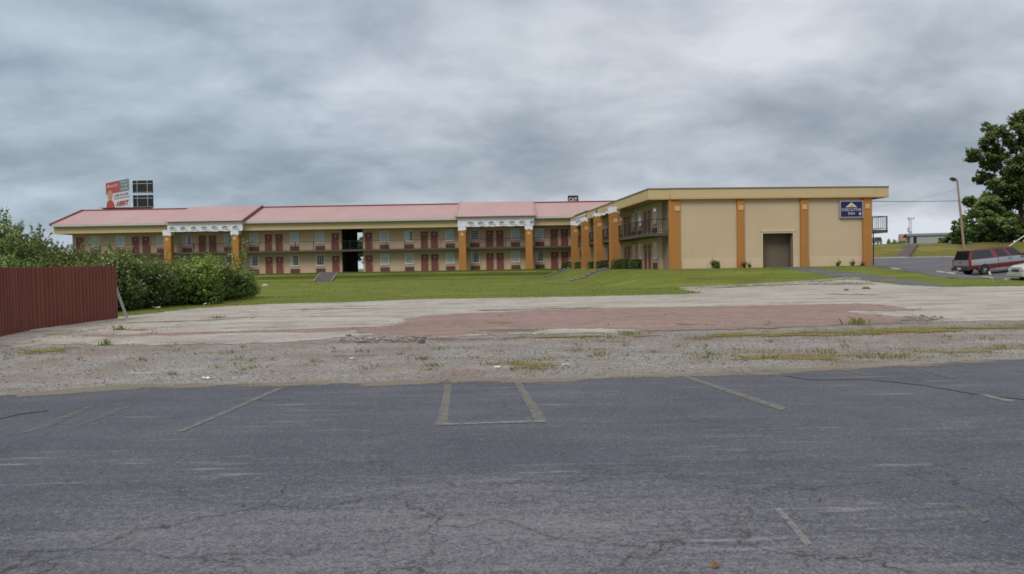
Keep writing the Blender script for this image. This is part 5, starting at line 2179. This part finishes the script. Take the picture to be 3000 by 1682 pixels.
# billboard on the left, two-sided V on steel legs
Y = 170
hinge = at(381, 606, Y)
fl_ = at(311, 612, Y * 1.052)
ftop = at(381, 521, Y).z
bb = empty('billboard', (hinge.x, hinge.y, 1.0), 0, 'red, white and grey billboard with dark steel-framed backs, above the pink roof', 'billboard')
H0, H1 = hinge.z - 1.0, ftop - 1.0
d = Vector((fl_.x - hinge.x, fl_.y - hinge.y, 0))
LB = d.length
ang = math.atan2(-d.y, -d.x)         # local +x runs from the far left edge to the hinge
front = inst('front_panel', MB().box(0, LB, 0, .08, H0, H1).mesh('front_panel', M['sign_white']), bb, tuple(d), ang)
HB = H1 - H0


def art(name, mat, x0, x1, z0, z1, y=-.03):
    return MB().box(x0 * LB, x1 * LB, y, -.002, H0 + z0 * HB, H0 + z1 * HB).build(name, mat, front)


art('red_field', M['sign_red'], .02, .60, .57, .98)
art('grey_field', M['sign_grey'], .601, .985, .57, .98)
art('lilac_strip', M['sign_lilac'], .36, .985, .345, .39)
mb = MB()
mb.prism([(.03 * LB, H0 + .02 * HB), (.38 * LB, H0 + .02 * HB), (.37 * LB, H0 + .16 * HB), (.30 * LB, H0 + .30 * HB), (.20 * LB, H0 + .36 * HB), (.08 * LB, H0 + .32 * HB), (.03 * LB, H0 + .20 * HB)], 'y', -.05, -.002)
mb.build('red_shirt', M['sign_red'], front)
mb = MB()
mb.prism([(.13 * LB, H0 + .37 * HB), (.26 * LB, H0 + .37 * HB), (.30 * LB, H0 + .50 * HB), (.27 * LB, H0 + .66 * HB), (.18 * LB, H0 + .70 * HB), (.10 * LB, H0 + .62 * HB), (.09 * LB, H0 + .46 * HB)], 'y', -.055, -.002)
mb.build('portrait', M['sign_skin'], front)


def btext(txt, cx_, cz, w, hgt, mat, shear=0.0, bold=.0):
    tm = text_mesh(txt, 1.0, mat, 'lettering', .01, shear, bold=bold)
    xs = [v.co.x for v in tm.vertices]; zs = [v.co.z for v in tm.vertices]
    sx_, sz_ = w * LB / (max(xs) - min(xs)), hgt * HB / (max(zs) - min(zs))
    tm.transform(Matrix.Translation((-(max(xs) + min(xs)) / 2, 0, -(max(zs) + min(zs)) / 2)))
    tm.transform(Matrix.Diagonal((sx_, 1, sz_, 1)))
    inst('lettering', tm, front, (cx_ * LB, -.06, H0 + cz * HB))


btext('Averitt', .30, .845, .48, .12, M['sign_white'], .25)
btext('drivers', .80, .90, .28, .055, M['sign_white'], 0, .02)
btext('$.38', .80, .785, .22, .065, M['sign_white'], 0, .02)
btext('mile', .80, .665, .28, .055, M['sign_white'], 0, .02)
btext('1-888 362 608', .66, .475, .58, .085, M['sign_lilac'], 0, .02)
btext('AVERITT', .70, .165, .52, .17, M['sign_red'], .35, .03)
# back of the second face: two dark stacked panels with steel framing
rx = at(442, 560, Y).x - hinge.x
zt1, zm1, zm0, zb0 = at(441, 527, Y).z - 1, at(441, 564, Y).z - 1, at(441, 570, Y).z - 1, at(441, 607, Y).z - 1
for (za, zc) in ((zm1, zt1), (zb0, zm0)):
    bp = MB().box(.25, rx, .9, 1.1, za, zc).build('back_panel', M['sign_back'], bb)
    mb = MB()
    for q in (.28, .76):
        x = rx * q
        mb.box(x - .06, x + .06, .74, .86, za - .1, zc)
    mb.box(.3, rx - .1, .78, .899, za + (zc - za) * .72, za + (zc - za) * .72 + .14)
    mb.box(.3, rx - .1, .78, .899, za + .08, za + .2)
    mb.build('frame', M['steel'], bp)
mb = MB()
mb.box(-LB * .45, rx * .93, -.2, 1.4, H0 - .42, H0 - .12)
mb.build('catwalk', M['rail'], bb)
for (x, y) in ((-2.4, 4.5), (.2, .5), (rx * .5, 1.3), (rx * .9, 1.3)):
    MB().tube([(x, y, -.5), (x, y, H0 - .1)], .16, 8).build('leg', M['steel'], bb)

# black square sign with white letters beyond the roof
Y = 215
p = at(1679, 590, Y)
cs = empty('pole_sign', (p.x, Y, 1.0), 0, 'black square CAT sign showing above the pink roof', 'sign')
wS = 30.5 / F * Y
zt = at(1679, 573, Y).z - 1
zb = zt - wS * .84
MB().box(-wS / 2, wS / 2, -.25, .25, zb, zt).build('panel', M['black_metal'], cs, .04)
tm = text_mesh('CAT', 1.0, M['sign_white'], 'lettering', .02, bold=.03)
xs = [v.co.x for v in tm.vertices]; zs = [v.co.z for v in tm.vertices]
tm.transform(Matrix.Translation((-(max(xs) + min(xs)) / 2, 0, -(max(zs) + min(zs)) / 2)))
tm.transform(Matrix.Diagonal((wS * .80 / (max(xs) - min(xs)), 1, wS * .40 / (max(zs) - min(zs)), 1)))
inst('lettering', tm, cs, (-wS * .02, -.30, zt - wS * .40))
MB().prism([(-.75, zt - wS * .78), (.55, zt - wS * .78), (-.1, zt - wS * .62)], 'y', -.29, -.255).build('triangle_mark', M['yellow'], cs)
MB().tube([(0, 0, -.5), (0, 0, zb + .1)], .22, 10).build('pole', M['steel'], cs)
# small aerial behind the ridge
Y = 120
p = at(297, 620, Y)
ae = empty('aerial', (p.x, Y, 1.0), 0, 'tiny aerial behind the ridge left of the billboard', 'aerial')
zt = at(297, 606, Y).z - 1
mb = MB(); mb.tube([(0, 0, -.3), (0, 0, zt)], .03, 5); mb.build('mast', M['steel'], ae)
mb = MB()
for k in range(3):
    mb.box(-.35 + .06 * k, .35 - .06 * k, -.02, .02, zt - .25 * k - .06, zt - .25 * k)
mb.build('elements', M['steel'], ae)

# wheel stops / white kerb lengths along the near edge of the car park
ws = [((2612, 788), (2640, 791), 'farthest white kerb block along the car park edge'), ((2744, 797), (2800, 804), 'white kerb block just behind the red and silver car'),
      ((2880, 813.5), (2938, 820), 'white kerb block below the rear wheel of the red and silver car'), ((2946, 820.5), (3004, 818), 'white kerb block in front of the pale car')]
for a, b, lab in ws:
    a, b = ground(*a), ground(*b)
    d = b - a
    L_ = min(d.length, 2.6)
    mb = MB()
    mb.prism([(-.10, -.05), (.10, -.05), (.085, .06), (.05, .08), (-.05, .08), (-.085, .06)], 'x', 0, L_)
    o = mb.build('wheel_stop', M['curb'], None, .01, loc=(a.x, a.y, a.z + .015))
    o.rotation_euler = (0, -math.atan2(d.z, math.hypot(d.x, d.y)), math.atan2(d.y, d.x))
    tag(o, lab, 'wheel stop', 'white kerb blocks at the car park edge')

# white marker stake leaning in the grass
a = ground(2917, 838)
tpp = at(2898, 797, a.y)
stk = empty('marker_stake', tuple(a), 0, 'thin white leaning stake in the grass strip by the red and silver car', 'stake')
v_ = tpp - a
MB().tube([(0, 0, -.1), tuple(v_ * .55), tuple(v_)], .018, 6).build('shaft', M['steel'], stk)
MB().tube([tuple(v_ * .82), tuple(v_ * 1.02)], .045, 8).build('reflector', M['white_paint'], stk)


# ================================================================== SMALL THINGS ON THE GROUND
def rock(name, u, v, sx_, sy_, sz_, mat, label, cat, seed, z=.004, group=None):
    rnd = random.Random(seed)
    bm = bmesh.new()
    bmesh.ops.create_icosphere(bm, subdivisions=2, radius=1)
    for vt in bm.verts:
        k = 1 + .35 * mnoise.noise(vt.co * 1.4 + Vector((seed, 0, 0))) + rnd.uniform(-.06, .06)
        vt.co = Vector((vt.co.x * sx_ * k, vt.co.y * sy_ * k, max(-.2, vt.co.z) * sz_ * k))
    me = bpy.data.meshes.new(name)
    bm.to_mesh(me); bm.free()
    me.materials.append(mat)
    p = ground(u, v)
    o = inst(name, me, None, (p.x, p.y, p.z + z), rnd.uniform(0, 6))
    return tag(o, label, cat, group)


rock('stump', 1236, 1006, .07, .06, .10, M['dark_debris'], 'dark stubby lump at the front edge of the pink slab', 'stump', 3, .01)
rock('rock', 776, 838, .32, .22, .20, M['curb'], 'pale rock lying alone on the lawn right of the shrubs', 'rock', 4)
rock('brick', 2538, 847, .22, .14, .10, M['rust'], 'dark red brick lump on the pad near the footpath', 'brick', 5, .02)
rock('rock', 2480, 852, .16, .10, .08, M['dark_debris'], 'dark stone left of the red brick lump on the pad', 'rock', 6, .02)
rock('drain_cover', 1495, 969, .75, .34, .016, M['dark_debris'], 'dark flat sunken cover in the middle of the pink slab', 'drain cover', 7, .012)
bpy.data.objects['drain_cover'].rotation_euler = (0, 0, .05)

for (u, v, s, lab) in ((1456, 1079, .045, 'white paper scrap on the gravel above the painted box'), (1658, 1073, .05, 'white paper scrap on the gravel right of the painted box'),
                       (606, 893, .14, 'white scrap at the lawn edge below the shrubs'), (457, 905, .15, 'pale plastic scrap in the grass under the shrubs'),
                       (1032, 1054, .05, 'tiny white scrap on the gravel left of centre'), (603, 1113, .05, 'small white chip on the gravel near the left stall line')):
    rnd = random.Random(int(u))
    p = ground(u, v)
    mb = MB()
    n = 5
    vs = [(s * (i / (n - 1) - .5) * 2, s * (j / (n - 1) - .5) * 1.3, .01 + abs(rnd.gauss(0, s * .28))) for j in range(n) for i in range(n)]
    mb.add(vs, [(j * n + i, j * n + i + 1, (j + 1) * n + i + 1, (j + 1) * n + i) for j in range(n - 1) for i in range(n - 1)])
    tag(mb.build('paper_scrap', M['litter'], None, smooth=True, loc=(p.x, p.y, p.z + .01)), lab, 'litter')
for (u, v, lab) in ((2095, 1664, 'orange brown dead leaf on the asphalt at the bottom'), (2403, 1467, 'small brown dead leaf on the asphalt right of centre')):
    p = ground(u, v)
    mb = MB()
    s = .028 if u == 2095 else .016
    mb.add([(-s * 1.2, 0, .004), (-s * .3, -s * .7, .012), (s * .8, -s * .4, .02), (s * 1.5, 0, .008), (s * .8, s * .5, .022), (-s * .3, s * .7, .014), (0, 0, .004)],
           [(0, 1, 6), (1, 2, 6), (2, 3, 6), (3, 4, 6), (4, 5, 6), (5, 0, 6)])
    o = mb.build('dead_leaf', M['leaf_dead'], None, loc=(p.x, p.y, .006))
    o.rotation_euler = (0, 0, 1.1)
    tag(o, lab, 'leaf')


# loose stones and weeds: nobody could count them
rnd = random.Random(17)
mb = MB()
oct_f = [(0, 2, 4), (2, 1, 4), (1, 3, 4), (3, 0, 4), (2, 0, 5), (1, 2, 5), (3, 1, 5), (0, 3, 5)]
def stones(n, fn, smin, smax):
    for _ in range(n):
        x, y, z = fn()
        s = smin + (smax - smin) * rnd.random() ** 3
        a = rnd.uniform(0, 3.14)
        c_, s_ = math.cos(a) * s, math.sin(a) * s
        hgt = s * rnd.uniform(.4, .9)
        e = rnd.uniform(.5, .9)
        mb.add([(x + c_, y + s_, z + hgt * .3), (x - c_ * .9, y - s_ * .9, z + hgt * .3), (x - s_ * e, y + c_ * e, z + hgt * .35), (x + s_ * e, y - c_ * e, z + hgt * .25), (x, y, z + hgt), (x, y, z - hgt * .3)], oct_f)


def yedge(x):
    for (a, b) in zip(edge, edge[1:]):
        if a[0] <= x <= b[0]:
            return a[1] + (b[1] - a[1]) * (x - a[0]) / (b[0] - a[0])
    return edge[0][1] if x < edge[0][0] else edge[-1][1]


def f_strip():
    while True:
        y = 9 + 9 * rnd.random()
        x = rnd.uniform(-.72, .72) * y
        if y > yedge(x) + .15 + .3 * rnd.random():
            return x, y, 0.0
stones(9000, f_strip, .006, .030)
def f_onasp():
    x = rnd.uniform(-9, 9)
    return x, yedge(x) - abs(rnd.gauss(0, .35)), .004
stones(500, f_onasp, .006, .016)
def f_rub():
    u = rnd.choice([rnd.uniform(2280, 2560), rnd.uniform(2640, 2760), rnd.uniform(1000, 1250)])
    v = {True: rnd.gauss(828, 3), False: rnd.gauss(935, 4)}[u > 2280 and u < 2600]
    if u < 1300:
        v = rnd.gauss(995, 5)
    p = ground(u, v)
    return p.x, p.y, p.z + .01
stones(420, f_rub, .02, .11)
tag(mb.build('loose_gravel', M['gravel']), 'loose grey stones scattered over the gravel strip', 'gravel', kind='stuff')


def blades(name, spots, mat, label, cat):
    """spots: (x, y, z, spread_x, spread_y, count, height)"""
    vs, fs, tint = [], [], []
    for (x, y, z, sx_, sy_, n, hg) in spots:
        for _ in range(n):
            px_, py_ = x + rnd.gauss(0, sx_), y + rnd.gauss(0, sy_)
            a = rnd.uniform(0, 6.283)
            hgt = hg * rnd.uniform(.4, 1.3)
            w_ = hgt * .10 + .004
            ln_ = hgt * rnd.uniform(.1, .9)
            dx, dy = math.cos(a), math.sin(a)
            k = len(vs)
            vs += [(px_ - dy * w_, py_ + dx * w_, z), (px_ + dy * w_, py_ - dx * w_, z), (px_ + dx * ln_ * .4, py_ + dy * ln_ * .4, z + hgt * .7), (px_ + dx * ln_, py_ + dy * ln_, z + hgt)]
            fs += [(k, k + 1, k + 2), (k + 2, k + 1, k + 3)] if False else [(k, k + 1, k + 3, k + 2)]
            tint += [rnd.uniform(.1, .9)] * 4
    me = bpy.data.meshes.new(name)
    me.from_pydata(vs, [], fs)
    at_ = me.attributes.new('tint', 'FLOAT', 'POINT')
    at_.data.foreach_set('value', tint)
    me.materials.append(mat)
    return tag(inst(name, me), label, cat, kind='stuff')


spots = []
# rows of yellowish weeds at the right, along the pad and the gravel
for (u0_, v0_, u1_, v1_, k, vs_) in ((2000, 990, 3000, 958, 95, 6), (2350, 978, 3050, 952, 60, 5), (2500, 1050, 3050, 1018, 46, 9), (2050, 1040, 2600, 1040, 26, 12), (1480, 1075, 1640, 1085, 9, 8),
                                     (1400, 1060, 1760, 1040, 16, 18), (1700, 1000, 2000, 990, 14, 8), (1480, 988, 1850, 985, 14, 3), (20, 1034, 270, 1020, 26, 5), (100, 1000, 330, 972, 14, 5),
                                     (270, 955, 340, 950, 8, 4), (400, 965, 480, 968, 8, 3), (150, 985, 250, 960, 10, 5)):
    for i in range(k):
        q = rnd.random()
        u, v = u0_ + (u1_ - u0_) * q, v0_ + (v1_ - v0_) * q + rnd.gauss(0, vs_)
        p = ground(u, v)
        s = p.y / 15
        spots.append((p.x, p.y, p.z, rnd.uniform(.08, .30) * s, rnd.uniform(.06, .22) * s, rnd.randint(14, 40), rnd.uniform(.015, .045)))
blades('weeds', spots, M['weed_dry'], 'patches of yellowish weeds growing in the gravel', 'weeds')
spots = []
for (u, v, s, n, hg) in ((1242, 1052, .12, 60, .10), (1268, 1072, .10, 46, .09), (1258, 1084, .06, 30, .07), (1590, 1055, .12, 50, .10), (1600, 1078, .25, 90, .08), (1465, 1027, .10, 36, .05), (1740, 1046, .08, 30, .06),
                         (636, 933, .14, 60, .16), (352, 968, .10, 60, .22), (420, 968, .3, 70, .08), (315, 1012, .08, 30, .25), (1745, 989, .35, 90, .12), (1850, 981, .15, 50, .15), (1470, 948, .55, 150, .04),
                         (2070, 1046, .3, 80, .10), (2120, 1040, .2, 60, .1), (2420, 1030, .25, 80, .09), (2550, 1045, .3, 90, .1), (2510, 952, .12, 40, .30), (1985, 955, .3, 40, .05), (2085, 955, .4, 60, .06)):
    p = ground(u, v)
    spots.append((p.x, p.y, p.z, s, s * .8, int(n * 1.0), hg * .55))
for i in range(150):
    u, v = rnd.choice([(rnd.uniform(1250, 2100), rnd.gauss(1045, 28)), (rnd.uniform(2000, 3000), rnd.gauss(1015, 26)), (rnd.uniform(0, 1300), rnd.gauss(1050, 26)), (rnd.uniform(300, 2900), rnd.uniform(905, 985))])
    p = ground(u, v)
    if p.y > yedge(p.x) + .3:
        spots.append((p.x, p.y, p.z + .01, rnd.uniform(.03, .10), rnd.uniform(.03, .08), rnd.randint(6, 22), rnd.uniform(.03, .06)))
blades('weeds', spots, M['blade'], 'fresh green tufts of weeds on the gravel and slabs', 'weeds')
def ground_front(x):
    best = 60
    for (a, b) in zip(FRONT, FRONT[1:]):
        if min(a.x, b.x) <= x <= max(a.x, b.x):
            q = (x - a.x) / (b.x - a.x + 1e-9)
            best = min(best, 999) if False else a.y + (b.y - a.y) * q
    return best


FRONT = [ground(u, v) for (u, v) in [(345, 928), (582, 902), (800, 890), (1000, 886), (1217, 877), (1699, 869), (2000, 862), (2046, 859), (2310, 829), (2485, 817)]]
# ragged grass along the lawn edges, the fence and the walls
spots = []
top_edge = pad_px[pad_px.index((3000, 838)):-1]
for (a, b) in zip(top_edge, top_edge[1:]):
    p, q = ground(*a), ground(*b)
    n = int((q - p).length / .30)
    for i in range(n):
        r2_ = p.lerp(q, (i + rnd.random()) / n)
        r2_.z = h(r2_.x, r2_.y)
        spots.append((r2_.x, r2_.y + .05, r2_.z, .16, .12, 9, .10))
for i in range(120):
    x = xl + (LX(1660) - xl) * i / 119
    spots.append((x + rnd.gauss(0, .2), YW + YF - 1.35, .96, .25, .1, 12, .12))
for i in range(60):
    s = SL * i / 59
    if o0 - .3 < s < o1 + .3:
        continue
    p = wing(s, -.55, 0)
    spots.append((p.x, p.y, p.z - .02, .16, .1, 9, .10))
for i in range(3600):
    y = 38 + 53 * rnd.random() ** .8
    x = rnd.uniform(-.42, .60) * y
    s_, t_ = st(x, y)
    if (x > 12 and y > 44 and s_ > 12) or t_ > -1 and s_ > -3:
        continue
    g_ = ground_front(x)
    if y < g_ + .3:
        continue
    spots.append((x, y, h(x, y), .25, .25, 7, .09))
blades('grass', spots, M['blade'], 'ragged grass along the lawn edge and the motel walls', 'grass')


# ================================================================== SKY AND SUN
SUN_EL, SUN_AZ = R(42), R(208)      # soft light from behind the left shoulder
w = bpy.data.worlds.new('World')
scene.world = w
w.use_nodes = True
nt = w.node_tree
nt.nodes.clear()


class WT(NT):
    def __init__(self, tree):
        self.t = tree
        self.out = tree.nodes.new('ShaderNodeOutputWorld')


t = WT(nt)
gen = t.coord('Generated')
x, y, z = t.sep(gen)
zc = t.math('MAXIMUM', z, 0.0)
den = t.math('ADD', zc, .36)
px_ = t.math('DIVIDE', x, den)
py_ = t.math('DIVIDE', y, den)
cmb = t.n('ShaderNodeCombineXYZ')
t.set(cmb.inputs[0], px_); t.set(cmb.inputs[1], py_)
pv = cmb.outputs[0]
big = t.noise(t.mapping(pv, (.9, 1.2, 1), (0, 0, R(-8)), (3.1, 1.7, 0)), 1.5, 4, .54, .3)
det = t.noise(t.mapping(pv, (1.0, 1.15, 1), (0, 0, R(-6)), (1.3, 5.2, 0)), 4.0, 8, .58, .25)
f = t.math('ADD', t.math('MULTIPLY', big, .62), t.math('MULTIPLY', det, .38))
# the deck is thinnest at the horizon and overhead, thickest ten degrees up
prof = t.ramp(zc, [(0.0, (.86,) * 3), (.045, (.74,) * 3), (.095, (.50,) * 3), (.16, (.40,) * 3), (.22, (.52,) * 3), (.30, (.64,) * 3), (.6, (.66,) * 3)])
side = t.math('MULTIPLY', x, .10)
lum = t.math('ADD', t.math('ADD', t.math('MULTIPLY', t.math('SUBTRACT', f, .5), 2.5), prof), side)
cl = t.ramp(lum, [(.05, (.250, .300, .355)), (.35, (.375, .428, .492)), (.62, (.53, .575, .645)), (.95, (.72, .765, .83))])
cool = t.mix(t.ss(x, .15, -.55), cl, t.mix(1.0, cl, (.93, 1.01, 1.04), 'MULTIPLY'))
zen = t.ss(z, .33, .95, 1.0, 2.15)
cool = t.mix(t.math('MULTIPLY', t.ss(z, .32, .6), .8), cool, (.60, .575, .55))
cloud = t.n('ShaderNodeVectorMath', operation='SCALE')
t.set(cloud.inputs[0], cool)
t.set(cloud.inputs['Scale'], zen)
sky = t.n('ShaderNodeTexSky', sky_type='NISHITA')
sky.sun_disc = False
sky.sun_elevation = SUN_EL
sky.sun_rotation = SUN_AZ
bg1 = t.n('ShaderNodeBackground'); t.set(bg1.inputs['Color'], sky.outputs[0]); bg1.inputs['Strength'].default_value = .05
bg2 = t.n('ShaderNodeBackground'); t.set(bg2.inputs['Color'], cloud.outputs[0]); bg2.inputs['Strength'].default_value = 1.0
ms = t.n('ShaderNodeMixShader')
ms.inputs[0].default_value = .93
nt.links.new(bg1.outputs[0], ms.inputs[1])
nt.links.new(bg2.outputs[0], ms.inputs[2])
nt.links.new(ms.outputs[0], t.out.inputs[0])

sd_ = bpy.data.lights.new('sun', 'SUN')
sd_.energy = 1.5
sd_.angle = R(22)
sd_.color = (1.0, .95, .87)
so = bpy.data.objects.new('sun', sd_)
# azimuth measured clockwise from +Y, as the sky texture does
dirv = Vector((math.sin(SUN_AZ) * math.cos(SUN_EL), math.cos(SUN_AZ) * math.cos(SUN_EL), math.sin(SUN_EL)))
so.rotation_euler = dirv.to_track_quat('Z', 'Y').to_euler()
so.location = (-20, -20, 40)
col.objects.link(so)

scene.view_settings.view_transform = 'Standard'
scene.view_settings.look = 'None'
scene.view_settings.exposure = 0
scene.view_settings.gamma = 1
scene.render.film_transparent = False

scene.cycles.filter_width = 1.7
